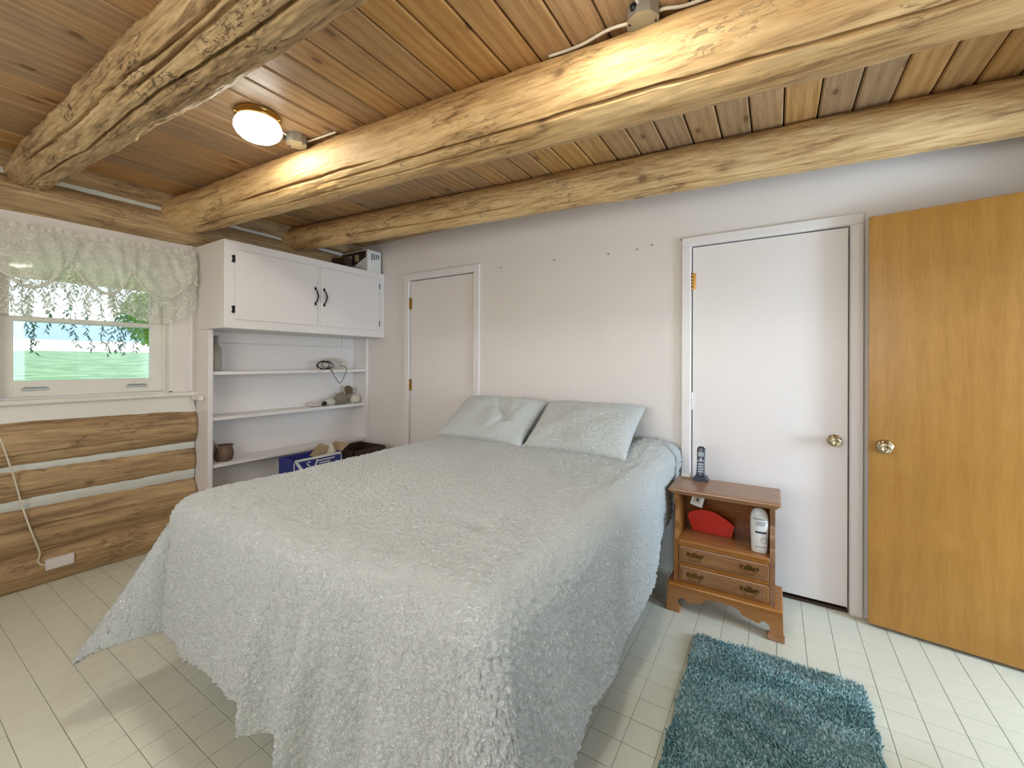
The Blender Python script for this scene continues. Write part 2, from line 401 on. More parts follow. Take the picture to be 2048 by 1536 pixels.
# ---- floor: joint-coloured bed, tiles 0.1137 m
floor = MB().box(XW-0.2, XR+1.6, YF-0.1, 0.12, -0.12, -0.0025).build('floor', M['grout'], None,
    'cream linoleum floor in small squares with thin grey joint lines', 'floor', kind='structure', origin=(-1.2, -2.1, -0.0025))
T = 0.1137
def tile_mesh():
    g = 0.0011; mb = MB(); h = T/2-g
    mb.box(-h, h, -h, h, -0.0025, 0.0, 0.0006); return mb.mesh('tile')
tile_me = tile_mesh(); tile_me.materials.append(M['lino'])
tiles = []
ix0, ix1 = int((XW-0.0083)/T)-1, int((XR+1.4)/T)+1
for ix in range(ix0, ix1):
    for iy in range(-1, 39):
        x = 0.0083+(ix+0.5)*T; y = -0.132+0.111-(iy+0.5)*T
        if x < XW-0.05 or y > 0.04 or y < YF: continue
        pr = project((x, y, 0)); hid = (-2.0 < x < -0.66 and y > -2.0)
        on_rug = (-0.28 < x < 0.28 and -1.55 < y < -0.66)
        ok = pr and -40 < pr[0] < 2090 and 700 < pr[1] < 1570 and not hid and not on_rug and x < XR
        d = (Vector((x, y, 0))-CAM)
        tiles.append(((d.length**3/abs(d.z)) if ok else 1e9, x, y))
tiles.sort()
def tri_tiles(lst, name):
    mb = MB()
    for _, x, y in lst:
        h = T/2-0.0011
        mb.add([(x-h, y-h, 0), (x+h, y-h, 0), (x+h, y+h, 0), (x-h, y+h, 0), (x-h, y-h, -0.0025), (x+h, y-h, -0.0025), (x+h, y+h, -0.0025), (x-h, y+h, -0.0025)],
               [(0, 1, 2, 3), (0, 4, 5, 1), (1, 5, 6, 2), (2, 6, 7, 3), (3, 7, 4, 0)])
    return mb.build(name, M['lino'], floor, kind='stuff', fix=False)
for _, x, y in tiles[:300]:
    o = bpy.data.objects.new('tile', tile_me); COL.objects.link(o); o.parent = floor; o.location = Vector((x, y, 0))-ORG[floor]
tri_tiles(tiles[300:], 'tile_field')

# ---- ceiling: deck above, V-jointed planks running away from the camera
ceiling = MB().box(XW-0.3, XR+0.1, YF-0.1, 0.12, ZC+0.022, ZC+0.12).build('ceiling', M['groove'], None,
    'low plank ceiling of knotty orange-brown tongue-and-groove boards', 'ceiling', kind='structure', origin=(-1.2, -2.1, ZC+0.022))
PW = 0.1326
def plank_mesh():
    w = PW/2-0.0030; c = 0.006
    mb = MB().prism([(-w, 0.021), (-w, c), (-w+c, 0), (w-c, 0), (w, c), (w, 0.021)], YF-0.05+2.1, 0.10+2.1, 'Y'); return mb.mesh('plank')
plank_me = plank_mesh(); plank_me.materials.append(M['plank'])
x = -0.203*(ZC-CAM.z)-PW/2
while x > XW-0.1: x -= PW
x += PW
while x < XR+0.05:
    o = bpy.data.objects.new('plank', plank_me); COL.objects.link(o); o.parent = ceiling; o.location = (x-ORG[ceiling].x, -2.1-ORG[ceiling].y, ZC-ORG[ceiling].z)
    x += PW

# ---- back wall (y = 0)
D1 = (-2.862, -2.127, 2.06)     # closet door slab x0, x1, top
D2 = (-0.436, 0.325, 2.032)     # white door slab
wb = MB()
for a, b in ((XW-0.2, D1[0]-0.02), (D1[1]+0.02, D2[0]-0.02), (D2[1]+0.02, XR+0.1)): wb.box(a, b, 0.0, 0.11, 0, ZC+0.02)
for d in (D1, D2): wb.box(d[0]-0.02, d[1]+0.02, 0.0, 0.11, d[2]+0.02, ZC+0.02)
wall_back = wb.build('wall_back', M['wall'], None, 'pale pinkish-white painted wall behind the bed', 'wall', kind='structure', origin=(-1.2, 0, 0))
# small nails left in the wall
for i, (nx, nz) in enumerate(((-1.858, 2.07), (-1.383, 2.07), (-0.972, 2.06), (-0.775, 2.065), (-0.68, 2.08), (-0.50, 2.085))):
    nm = MB().lathe([(0.0035, 0), (0.0035, -0.006), (0.0015, -0.007), (0.0015, -0.018)], (nx, -0.0, nz), 8, 'Y')
    nm.build('nail', M['black_iron'], wall_back, origin=(nx, 0, nz))

def door_casing(mb, x0, x1, top, w, th=0.018, z0=0.0):
    p = 0.006
    mb.box(x0-w, x0-p, -th, 0.0, z0, top+p, 0.004); mb.box(x1+p, x1+w, -th, 0.0, z0, top+p, 0.004); mb.box(x0-w, x1+w, -th-0.0005, 0.0, top+p, top+w, 0.004)
    mb.box(x0-0.02, x0-0.004, 0.0, 0.11, z0, top+0.004); mb.box(x1+0.004, x1+0.02, 0.0, 0.11, z0, top+0.004); mb.box(x0-0.02, x1+0.02, 0.0, 0.11, top+0.004, top+0.02)
    mb.box(x0-0.02, x0+0.012, 0.042, 0.055, z0, top+0.004); mb.box(x1-0.012, x1+0.02, 0.042, 0.055, z0, top+0.004)
def hinge(parent, x, z0, z1, y, mat):
    mb = MB(); n = 5; h = (z1-z0)/n
    for k in range(n): mb.lathe([(0.0065, k*h+0.0006), (0.0065, (k+1)*h-0.0006)], (x, y-0.006, z0), 12)
    mb.lathe([(0.004, -0.004), (0.0055, 0.0), (0.0055, z1-z0), (0.004, z1-z0+0.004)], (x, y-0.006, z0), 10)
    mb.box(x-0.024, x+0.022, y-0.0015, y+0.001, z0, z1)
    return mb.build('hinge', mat, parent)
def knob_parts(parent, c, s=1.0):
    """round passage knob on its rose, axis along -Y"""
    x, y, z = c
    MB().lathe([(0.033*s, 0), (0.033*s, -0.004), (0.028*s, -0.010), (0.016*s, -0.012), (0.012*s, -0.013)], (x, y, z), 28, 'Y').build('rose', M['knob'], parent)
    MB().lathe([(0.011*s, -0.010), (0.011*s, -0.026), (0.018*s, -0.034), (0.0265*s, -0.044), (0.0265*s, -0.054), (0.021*s, -0.060), (0.010*s, -0.060), (0.009*s, -0.057), (0.003*s, -0.056)], (x, y, z), 28, 'Y').build('knob', M['knob'], parent)

def white_door(name, d, label, gap, cas, hinges, knob_z):
    t = thing(name, label, 'door', ((d[0]+d[1])/2, 0, 0), kind='structure')
    mb = MB(); door_casing(mb, d[0], d[1], d[2], cas); mb.build('door_frame', M['trim'], t)
    MB().box(d[0]+0.002, d[1]-0.002, 0.002, 0.038, gap, d[2]-0.003, 0.002).build('door_slab', M['door_white'], t)
    for z0, z1, m in hinges: hinge(t, d[0]-0.001, z0, z1, 0.0, m)
    if knob_z: knob_parts(t, (d[1]-0.058, 0.002, knob_z))
    return t
white_door('door_1', D1, 'narrow-looking white door beside the shelf unit, behind the bed pillows', 0.012, 0.066, ((1.80, 1.90, M['brass']), (1.05, 1.15, M['brass'])), 0.0)
d2 = white_door('door_2', D2, 'flat white door with round knob behind the nightstand', 0.030, 0.060, ((1.768, 1.868, M['brass']), (1.024, 1.126, M['trim'])), 0.902)
MB().box(D2[0], D2[1], 0.004, 0.10, -0.001, 0.014, 0.003).build('threshold', M['dark_brown'], d2)
MB().box(D2[0]-0.1, D2[1]+0.1, 0.112, 0.14, -0.01, 2.2).box(D1[0]-0.1, D1[1]+0.1, 0.112, 0.14, -0.01, 2.2).build('closet_back', M['groove'], wall_back)

# ---- right wall (x = 1.17) with the open doorway, and the room beyond it
DY0, DY1 = -0.965, -0.175
wr = MB(); wr.box(XR, XR+0.11, DY1+0.01, 0.12, 0, ZC+0.02); wr.box(XR, XR+0.11, YF-0.1, -2.23, 0, ZC+0.02); wr.box(XR, XR+0.11, -1.47, DY0-0.01, 0, ZC+0.02); wr.box(XR, XR+0.11, -2.23, -1.47, 0, 1.03); wr.box(XR, XR+0.11, -2.23, -1.47, 1.97, ZC+0.02); wr.box(XR, XR+0.11, DY0-0.01, DY1+0.01, 2.05, ZC+0.02)
wall_right = wr.build('wall_right', M['wall'], None, 'white painted wall with open doorway right of the brown door', 'wall', kind='structure', origin=(XR, -2.1, 0))
tr = MB()
for a, b in ((DY0-0.065, DY0), (DY1, DY1+0.065)): tr.box(XR-0.018, XR, a, b, 0, 2.105, 0.004)
tr.box(XR-0.0185, XR, DY0-0.065, DY1+0.065, 2.04, 2.105, 0.004)
tr.build('trim_1', M['trim'], None, 'white casing around the open doorway', 'trim', kind='structure', origin=(XR, (DY0+DY1)/2, 0))
hall = MB()
hall.box(XR+0.11, 2.80, 0.15, 0.25, 0, 2.5); hall.box(XR+0.11, 2.80, -1.45, -1.40, 0, 2.5); hall.box(XR+0.11, 2.80, -1.45, 0.25, 2.5, 2.6)
for a in ((-1.40, -1.23, 0, 2.5), (-0.71, 0.15, 0, 2.5), (-1.23, -0.71, 0, 0.74), (-1.23, -0.71, 1.5, 2.5)): hall.box(2.66, 2.76, *a)
hall.build('wall_hall', M['wall'], None, 'white walls of the room beyond the doorway', 'wall', kind='structure', origin=(2.0, -0.6, 0))
# ---- wall behind the camera with an opening added for the fill light
wf = MB(); wx0, wx1, wz0, wz1 = -2.0, 0.0, 1.0, 2.1
wf.box(XW-0.2, wx0, YF-0.1, YF, 0, ZC+0.02); wf.box(wx1, XR+0.1, YF-0.1, YF, 0, ZC+0.02); wf.box(wx0, wx1, YF-0.1, YF, 0, wz0); wf.box(wx0, wx1, YF-0.1, YF, wz1, ZC+0.02)
wf.build('wall_front', M['wall'], None, 'white painted wall facing the bed', 'wall', kind='structure', origin=(-1.2, YF, 0))

# ---- open brown door standing against the back wall
BD = 0.78
t = thing('door_3', 'open golden-brown veneer door with round brass knob', 'door', (0.394, -0.082, 0), kind='structure', rotz=-math.atan2(0.069, 0.50))
MB().box(0, BD, 0.0, 0.035, 0.018, 2.045, 0.0015).build('door_slab', M['door_brown'], t)
knob_parts(t, (0.062, 0.0, 0.905), 1.05)
MB().box(-0.0012, 0.0005, 0.006, 0.030, 0.87, 0.94).build('latch_plate', M['brass'], t)
for z in (0.22, 1.0, 1.80): hinge(t, BD+0.004, z, z+0.09, 0.0, M['brass'])

# ---- window wall (x = XW)
W = dict(y0=-2.40, y1=-1.56, z0=1.085, z1=2.0)
wall_left = MB().box(XW-0.30, XW-0.10, YF-0.1, W['y0'], -0.1, ZC+0.02).box(XW-0.30, XW-0.10, W['y1'], 0.12, -0.1, ZC+0.02).box(XW-0.30, XW-0.10, W['y0'], W['y1'], -0.1, W['z0']-0.02).box(XW-0.30, XW-0.10, W['y0'], W['y1'], W['z1'], ZC+0.02)\
    .build('wall_left', M['chink'], None, 'log window wall, white panel above, bare chinked logs below', 'wall', kind='structure', origin=(XW, -2.1, 0))
pn = MB(); PZ0, PZ1 = 0.93, 2.178
pn.box(XW-0.11, XW, W['y1'], 0.0, PZ0, PZ1); pn.box(XW-0.11, XW, YF, W['y0'], PZ0, PZ1)
pn.box(XW-0.11, XW, W['y0'], W['y1'], W['z1'], PZ1); pn.box(XW-0.11, XW, W['y0'], W['y1'], PZ0, W['z0']-0.02)
pn.build('panel', M['wall'], wall_left)
MB().box(XW, XW+0.012, -1.462, -1.437, 1.095, PZ1-0.004, 0.004, seg=2).build('corner_bead', M['trim'], wall_left)

def log_part(name, mat, parent, length, rfn, cfn, rot, origin, seed, nl=160, nc=64, rough=0.006, cracks=(), label=None, cat=None, group=None, fine=0.0):
    """round log along local X; cracks are real grooves (theta, depth, width, x0, x1, wander)"""
    vs_ = []; fs = []
    for i in range(nl+1):
        x = length*i/nl; r0 = rfn(x); cy, cz = cfn(x)
        for k in range(nc):
            th = 2*PI*k/nc
            p = Vector((x*1.4+seed, math.cos(th)*1.1+seed*0.37, math.sin(th)*1.1))
            r = r0*(1+0.045*noise.noise(p)) + 0.6*rough*noise.noise(Vector((x*5.0+seed, math.cos(th)*2.6, math.sin(th)*2.6+seed))) + 0.3*rough*noise.noise(Vector((x*16, math.cos(th)*6+seed, math.sin(th)*6)))
            if fine: r += fine*noise.noise(Vector((x*22+seed, math.cos(th)*9, math.sin(th)*9)))*max(0, noise.noise(Vector((x*1.8, math.cos(th)+seed, math.sin(th))))+0.25)
            for (t0, dep, wid, xa, xb, wan) in cracks:
                if xa < x < xb:
                    tc = t0+0.45*wan*(noise.noise(Vector((x*1.3, seed+t0*3, 0)))+0.25*noise.noise(Vector((x*5, seed+t0*3, 3))))
                    dd = abs((th-tc+PI) % (2*PI)-PI)*r0
                    edge = sstep(xa, xa+0.25, x)*(1-sstep(xb-0.25, xb, x))
                    w = wid*(0.35+0.65*edge)
                    if dd < w: r -= dep*edge*(1-(dd/w)**4)
            vs_.append((x, cy+r*math.cos(th), cz+r*math.sin(th)))
    for i in range(nl):
        for k in range(nc): fs.append((i*nc+k, (i+1)*nc+k, (i+1)*nc+(k+1) % nc, i*nc+(k+1) % nc))
    fs += [tuple(range(nc)), tuple(range(nl*nc, (nl+1)*nc))[::-1]]
    mb = MB().add(vs_, fs, True)
    me = mb.mesh(name); me.materials.append(mat)
    o = bpy.data.objects.new(name, me); COL.objects.link(o)
    if parent is not None: o.parent = parent; o.location = Vector(origin)-ORG[parent]
    else: o.location = origin
    o.rotation_euler = (0, 0, rot)
    return _tag(o, label, cat, group)
LY = 4.25
for nm_, zc_, r_, xc_, sd, crk, m_ in (
        ('log', 0.835, 0.156, -3.755, 1.3, ((-0.42+PI/2*0-0.0, 0.02, 0.0065, 0.2, 4.1, 0.25),), 'wall_log'),
        ('log', 0.592, 0.119, -3.745, 5.1, ((-0.30, 0.014, 0.0065, 0.5, 3.0, 0.2),), 'wall_log'),
        ('log', 0.325, 0.158, -3.760, 9.7, ((0.15, 0.022, 0.0065, 0.2, 2.2, 0.3), (0.55, 0.018, 0.0065, 1.0, 4.0, 0.3)), 'wall_log'),
        ('log', 0.090, 0.138, -3.740, 14.2, ((-0.15, 0.016, 0.0065, 0.8, 3.8, 0.2),), 'wall_log'),
        ('log', 2.257, 0.103, -3.665, 20.4, ((0.1, 0.012, 0.0065, 0.8, 2.8, 0.2),), 'wall_log'),
        ('log', 2.475, 0.105, -3.645, 25.8, (), 'wall_log')):
    # rotated -90 deg: local X runs towards -Y, local Y (theta = 0) points to +X, into the room
    log_part(nm_, M[m_], wall_left, LY if zc_ > 1 else LY-1.425, lambda x, r=r_, g=(0.006 if 0.5 < zc_ < 1 else 0.0): r*(1+0.03*math.sin(x*1.3))+g*x, lambda x: (0.012*math.sin(x*0.9+1), 0.010*math.sin(x*1.1)), -PI/2, (xc_, 0.0 if zc_ > 1 else -1.425, zc_), sd, 220, 150, 0.007, crk)
ch = lambda z0, z1, xf: MB().grid(140, 7, lambda u, v: (xf+0.007*noise.noise(Vector((u*60, v*4, z0*9)))+0.012*math.sin(v*PI), YF+((0.0 if z0 > 1 else -1.425)-YF)*u, z0+(z1-z0)*v+0.007*noise.noise(Vector((u*26, v*2, z0*5)))))
for z0, z1, xf in ((0.66, 0.73, XW+0.002), (0.45, 0.54, XW+0.002), (2.335, 2.415, XW+0.035)):
    ch(z0, z1, xf).build('chinking', M['chink'], wall_left)

# ---- window
win = thing('window_1', 'double-hung white window with lace valance looking onto a lawn', 'window', (XW, -1.98, W['z0']), kind='structure')
fr = MB(); XS = XW-0.10
fr.box(XW-0.20, XW-0.002, W['y0'], W['y0']+0.02, W['z0'], W['z1']); fr.box(XW-0.20, XW-0.002, W['y1']-0.02, W['y1'], W['z0'], W['z1']); fr.box(XW-0.20, XW-0.002, W['y0'], W['y1'], W['z1']-0.02, W['z1'])
fr.box(XW-0.20, XW-0.002, W['y0'], W['y1'], W['z0']-0.02, W['z0']+0.012)
for y in (W['y0']+0.02, W['y1']-0.02-0.014): fr.box(XS+0.022, XS+0.040, y, y+0.014, W['z0'], W['z1']-0.02, 0.003)
fr.build('window_frame', M['window_paint'], win)
def sash(name, xa, z0, z1, br, tr_, ya, yb, gy0, gy1):
    s = MB(); s.box(xa-0.03, xa, ya, gy0, z0, z1, 0.003); s.box(xa-0.03, xa, gy1, yb, z0, z1, 0.003)
    s.box(xa-0.0295, xa+0.0005, gy0-0.002, gy1+0.002, z0, z0+br, 0.003); s.box(xa-0.0295, xa+0.0005, gy0-0.002, gy1+0.002, z1-tr_, z1, 0.003)
    o = s.build(name, M['window_paint'], win)
    MB().box(xa-0.018, xa-0.014, gy0-0.006, gy1+0.006, z0+br-0.006, z1-tr_+0.006).build('pane', M['pane'], o)
    return o
lo = sash('lower_sash', XS+0.02, 1.10, 1.575, 0.093, 0.028, -2.375, -1.585, -2.300, -1.662)
sash('upper_sash', XS-0.015, 1.545, 1.975, 0.03, 0.04, -2.375, -1.585, -2.312, -1.655)
for y in (-2.215, -1.74):
    MB().box(XS+0.0205, XS+0.034, y-0.055, y+0.055, 1.135, 1.150, 0.003).box(XS+0.0205, XS+0.040, y-0.045, y+0.045, 1.150, 1.156, 0.002).build('sash_lift', M['steel'], lo)
MB().box(XW-0.02, XW+0.055, YF+0.3, -1.405, 1.058, 1.090, 0.012, seg=3).box(XW-0.09, XW-0.01, W['y0']+0.02, W['y1']-0.02, 1.06, 1.0895).build('window_stool', M['window_paint'], win)
MB().prism([(YF+0.3, 0.922), (-1.415, 0.922), (-1.442, 1.058), (YF+0.3, 1.058)], XW-0.005, XW+0.022, 'X').build('apron', M['window_paint'], win)
tb = MB().box(XW+0.035, XW+0.165, -1.458, -1.425, 1.028, 1.062, 0.004)
tb.build('shelf_cleat', M['trim'], None, 'small white wooden block screwed at the end of the window sill', 'bracket', origin=bounds_origin(tb))

# ================================================================ BEAMS
def beam(name, mat, dpts, rpts, seed, cracks, label, rough, fine=0.0, end=0.0):
    L = 4.9; x0 = XW-0.07
    rf = lambda x: lerp(rpts, x+x0)*(1-end*(1-sstep(0.05, 0.55, x)))
    cf = lambda x: (-2.84+lerp(dpts, x+x0), ZC+0.012-lerp(rpts, x+x0)*(1+0.0*x)+0.0*end)
    log_part(name, mat, None, L, rf, cf, 0.0, (x0, 0, 0), seed, 330, 260, rough, cracks, label, 'beam', 'round log beams under the ceiling', fine)
beam('log_beam', M['beam_grey'], [(-3.72, 0.575), (-2.8, 0.60), (-1.1, 0.645), (1.2, 0.70)], [(-3.72, 0.104), (-2.9, 0.108), (-1.8, 0.122), (-1.1, 0.126), (1.2, 0.135)], 3.3,
     ((3.75, 0.03, 0.0062, 0.5, 2.6, 0.35), (4.5, 0.03, 0.0062, 0.3, 4.6, 0.3), (4.05, 0.02, 0.0062, 1.6, 4.0, 0.3)), 'rough grey-brown log beam nearest the camera, over the window', 0.014, 0.012, 0.12)
beam('log_beam', M['beam'], [(-3.72, 1.305), (-3.2, 1.346), (-0.2, 1.55), (0.54, 1.584), (1.2, 1.61)], [(-3.72, 0.128), (-3.2, 0.133), (-0.2, 0.149), (1.2, 0.153)], 8.1,
     ((3.72, 0.035, 0.0062, 0.9, 2.2, 0.3), (4.02, 0.04, 0.0062, 1.7, 4.9, 0.22), (4.45, 0.03, 0.0062, 0.3, 3.0, 0.25)), 'long golden peeled-log beam running across the middle of the ceiling', 0.009, 0.004, 0.05)
beam('log_beam', M['beam'], [(-3.72, 2.12), (-3.0, 2.20), (-0.1, 2.505), (0.85, 2.584), (1.2, 2.61)], [(-3.72, 0.102), (-3.0, 0.106), (-0.1, 0.112), (1.2, 0.118)], 17.6,
     ((3.9, 0.03, 0.0062, 0.8, 2.4, 0.3), (4.3, 0.02, 0.0062, 2.0, 4.6, 0.25)), 'golden log beam closest to the back wall, above the two white doors', 0.007, 0.004, 0.10)

# ================================================================ BUILT-IN CABINET AND SHELVES
CX, CY0, CZ0, CZ1 = -3.209, -1.42, 1.545, 2.16
cab = thing('wall_cabinet', 'white painted wall cabinet with two doors and black handles', 'cabinet', ((XW+CX)/2, -0.71, CZ0))
b = MB(); e = 0.001
b.box(XW+0.002, CX-0.02, CY0, CY0+0.018, CZ0, CZ1); b.box(XW+0.002, CX-0.02, -0.020, -0.002, CZ0, CZ1)
b.box(XW+0.002, CX-0.02, CY0+0.018, -0.020, CZ0, CZ0+0.018); b.box(XW+0.002, CX-0.02, CY0+0.018, -0.020, CZ1-0.018, CZ1); b.box(XW+0.002, XW+0.012, CY0+0.018, -0.020, CZ0+0.018, CZ1-0.018)
b.build('body', M['cab'], cab)
ff = MB(); doors = ((-1.352, -0.722), (-0.688, -0.075)); dz0, dz1 = 1.607, 2.100
ff.box(CX-0.02, CX, CY0, doors[0][0]+0.008, CZ0, CZ1, 0.0015); ff.box(CX-0.02, CX, doors[1][1]-0.008, -0.002, CZ0, CZ1, 0.0015); ff.box(CX-0.02, CX, doors[0][1]-0.008, doors[1][0]+0.008, CZ0+0.01, CZ1-0.01)
ff.box(CX-0.02, CX-0.0003, CY0+0.02, -0.02, CZ0, dz0+0.008, 0.0015); ff.box(CX-0.02, CX-0.0003, CY0+0.02, -0.02, dz1-0.008, CZ1, 0.0015)
ff.build('face_frame', M['cab'], cab)
for k, (a, c) in enumerate(doors):
    d = MB().box(CX+0.001, CX+0.013, a, c, dz0, dz1, 0.005, seg=3).build('cabinet_door', M['cab'], cab)
    hy = c-0.020 if k == 0 else a+0.026; sg = 1
    hm = MB(); hx = CX+0.013
    for zz, s in ((1.905, 1), (1.795, -1)):
        poly = [(hy, zz+s*0.026), (hy+0.006, zz+s*0.016), (hy+0.013, zz+s*0.010), (hy+0.008, zz+s*0.004), (hy+0.005, zz-s*0.006), (hy-0.005, zz-s*0.006), (hy-0.008, zz+s*0.004), (hy-0.013, zz+s*0.010), (hy-0.006, zz+s*0.016)]
        hm.prism(poly, hx, hx+0.003, 'X')
    hm.tube([(hx+0.002, hy, 1.905), (hx+0.016, hy+0.006, 1.89), (hx+0.026, hy+0.012, 1.85), (hx+0.016, hy+0.006, 1.81), (hx+0.002, hy, 1.795)], [0.004, 0.005, 0.0062, 0.005, 0.004], 8)
    hm.build('handle', M['black_iron'], d)
    yy = a-0.006 if k == 0 else c+0.006
    for zz in (1.655, 2.010):
        MB().lathe([(0.003, -0.004), (0.005, 0), (0.005, 0.045), (0.003, 0.049)], (CX+0.006, yy, zz), 10).prism([(yy-0.016, zz), (yy, zz-0.006), (yy, zz+0.050), (yy-0.016, zz+0.044), (yy-0.010, zz+0.022)] if k == 0 else [(yy+0.004, zz), (yy, zz-0.004), (yy, zz+0.048), (yy+0.004, zz+0.044)], CX, CX+0.002, 'X').build('hinge', M['black_iron'], d)

SX = -3.445
sh = thing('shelf_unit', 'white built-in open shelves below the wall cabinet', 'shelf', ((XW+SX)/2, -0.71, 0))
def side_mb(y0, y1): return MB().box(XW+0.002, SX, y0, y1, 0.0, CZ0-0.001, 0.0015)
side_mb(CY0, CY0+0.022).build('side_panel', M['cab'], sh); side_mb(-0.030, -0.008).build('side_panel', M['cab'], sh)
MB().box(SX, SX+0.012, CY0-0.002, CY0+0.030, 0.0, CZ0-0.002, 0.004, seg=2).build('face_trim', M['cab'], sh)
MB().box(SX, SX+0.012, -0.034, -0.002, 0.0, CZ0-0.002, 0.004, seg=2).build('face_trim', M['cab'], sh)
MB().box(XW+0.002, XW+0.010, CY0+0.022, -0.030, 0.0, 1.452).build('back_panel', M['cab'], sh)
MB().box(XW+0.002, XW+0.010, CY0+0.022, -0.165, 1.458, CZ0-0.002).build('back_panel', M['cab'], sh)
MB().box(XW+0.002, XW+0.010, -0.160, -0.030, 1.458, CZ0-0.002).build('back_panel', M['cab'], sh)
SZ = (1.238, 0.904, 0.560, 0.10)
for z in SZ: MB().box(XW+0.010, SX+0.004, CY0+0.022, -0.030, z-0.026, z, 0.002).build('shelf', M['cab'], sh)

# ================================================================ BED, BEDSPREAD, PILLOWS
BX0, BX1, BY0, BY1 = -2.09, -0.57, -2.04, -0.03
bed = thing('bed', 'low bed with black box spring under the white spread', 'bed', ((BX0+BX1)/2, (BY0+BY1)/2, 0))
MB().box(BX0+0.01, BX1-0.01, BY0+0.01, BY1, 0.46, 0.715, 0.06, seg=4).build('mattress', M['white_plastic'], bed)
MB().box(BX0+0.02, BX1-0.02, BY0+0.02, BY1-0.01, 0.21, 0.46, 0.02, seg=2).build('box_spring', M['dark'], bed)
MB().box(BX0+0.05, BX1-0.03, BY0+0.05, BY1-0.03, 0.165, 0.21, 0.004).build('bed_frame', M['black_iron'], bed)
for x, y in ((BX0+0.12, BY0+0.14), (BX1-0.12, BY0+0.14), (BX0+0.12, BY1-0.2), (BX1-0.12, BY1-0.2)):
    MB().lathe([(0.030, 0), (0.034, 0.004), (0.034, 0.012), (0.022, 0.02), (0.020, 0.165)], (x, y, 0), 16).build('leg', M['black_iron'], bed)
MB().lathe([(0.026, 0), (0.040, 0.01), (0.046, 0.035), (0.036, 0.06), (0.024, 0.075), (0.034, 0.10), (0.040, 0.165)], (-1.285, -2.0, 0), 20).build('leg', M['night_dark'], bed, label='turned wooden bed leg')

RR = 0.10
EX0, EX1, EY = -2.055, -0.612, -2.005       # edges of the flat top
def hang(e, flare):
    if e <= 0: return 0.0, 0.0
    q = RR*PI/2
    if e < q: return RR*math.sin(e/RR), RR*(1-math.cos(e/RR))
    return RR+(e-q)*math.sin(flare), RR+(e-q)*math.cos(flare)
DIMP = ((-1.78, -1.15, 0.016, 0.035), (-1.32, -1.52, 0.014, 0.03), (-0.86, -1.68, 0.022, 0.035), (-1.05, -0.95, 0.010, 0.03))
def spread_pt(s, t):
    """s, t = flat cloth position (world x, y as if lying flat); returns draped point and outward normal guess"""
    ex = max(EX0-s, s-EX1, 0.0); sx = -1 if s < EX0 else 1
    ey = max(EY-t, 0.0)
    bx = min(max(s, EX0), EX1); by = max(t, EY)
    z0 = 0.752 + 0.012*math.sin((bx-EX0)/(EX1-EX0)*PI)*sstep(-2.0, -1.6, by)
    z0 += 0.070*sstep(-0.52, -0.22, by)*(0.10+0.90*sstep(-0.90, -0.68, bx))
    z0 += 0.007*noise.noise(Vector((bx*2.6, by*2.6, 1.5)))+0.004*noise.noise(Vector((bx*6, by*6, 4.5)))
    for dx, dy, dp, rd in DIMP:
        q = ((bx-dx)**2+(by-dy)**2)/(rd*rd)
        if q < 6: z0 -= dp*math.exp(-q)
    if ex <= 0 and ey <= 0: return Vector((s, t, z0)), Vector((0, 0, 1))
    if ey <= 0:
        fl = 0.05 if sx > 0 else 0.10
        h, dz = hang(ex, fl)
        w = sstep(0.12, 0.5, ex)
        h += 0.010*w*math.sin(by*13+1.2*math.sin(by*4))+0.008*w*noise.noise(Vector((by*5, 2, ex*2)))
        if sx > 0: h += 0.010*sstep(-0.75, -0.15, by)*math.sin(min(1, ex/0.26)*PI) - 0.03*w*sstep(-0.7, -0.4, by)
        return Vector((bx+sx*h, by, z0-dz)), Vector((sx, 0, 0.15))
    if ex <= 0:
        h, dz = hang(ey, 0.10)
        w = sstep(0.10, 0.45, ey)
        ph = bx*17+1.4*math.sin(bx*5.3)+0.7
        h += w*(0.052*math.sin(ph)+0.022*math.sin(ph*2.1+1.0))*(0.22+0.78*sstep(-1.55, -1.15, bx))+0.02*w*noise.noise(Vector((bx*3, 7, ey*2)))
        x = bx + 0.018*w*math.cos(ph)
        return Vector((x, by-h, z0-dz)), Vector((0, -1, 0.15))
    r = math.hypot(ex, ey); ph = math.atan2(ey, ex)/(PI/2)
    if sx < 0:
        ang = (ph**0.45)*PI/2; fl = 0.10+0.50*(math.sin(ph*PI)**2 if ph < 0.5 else math.sin(ph*PI)**0.9)
    else:
        ang = ph*PI/2; fl = 0.08+0.34*math.sin(ph*PI)**2
    h, dz = hang(r, fl)
    w = sstep(0.12, 0.5, r)
    h += 0.030*w*math.sin(ph*PI*3)*(1-abs(2*ph-1))
    phx = bx*17+1.4*math.sin(bx*5.3)+0.7
    wy = sstep(0.10, 0.45, ey)
    h += sstep(0.7, 1.0, ph)*wy*(0.052*math.sin(phx)+0.022*math.sin(phx*2.1+1.0))*(0.22+0.78*sstep(-1.55, -1.15, bx))
    wx = sstep(0.12, 0.5, ex); h += (1-sstep(0.0, 0.3, ph))*0.010*wx*math.sin(by*13+1.2*math.sin(by*4))
    d = Vector((sx*math.cos(ang), -math.sin(ang), 0.15))
    return Vector((bx+sx*h*math.cos(ang), by-h*math.sin(ang), z0-dz)), d
SPR = {'L': 0.40, 'F': 0.60, 'R': 0.60}
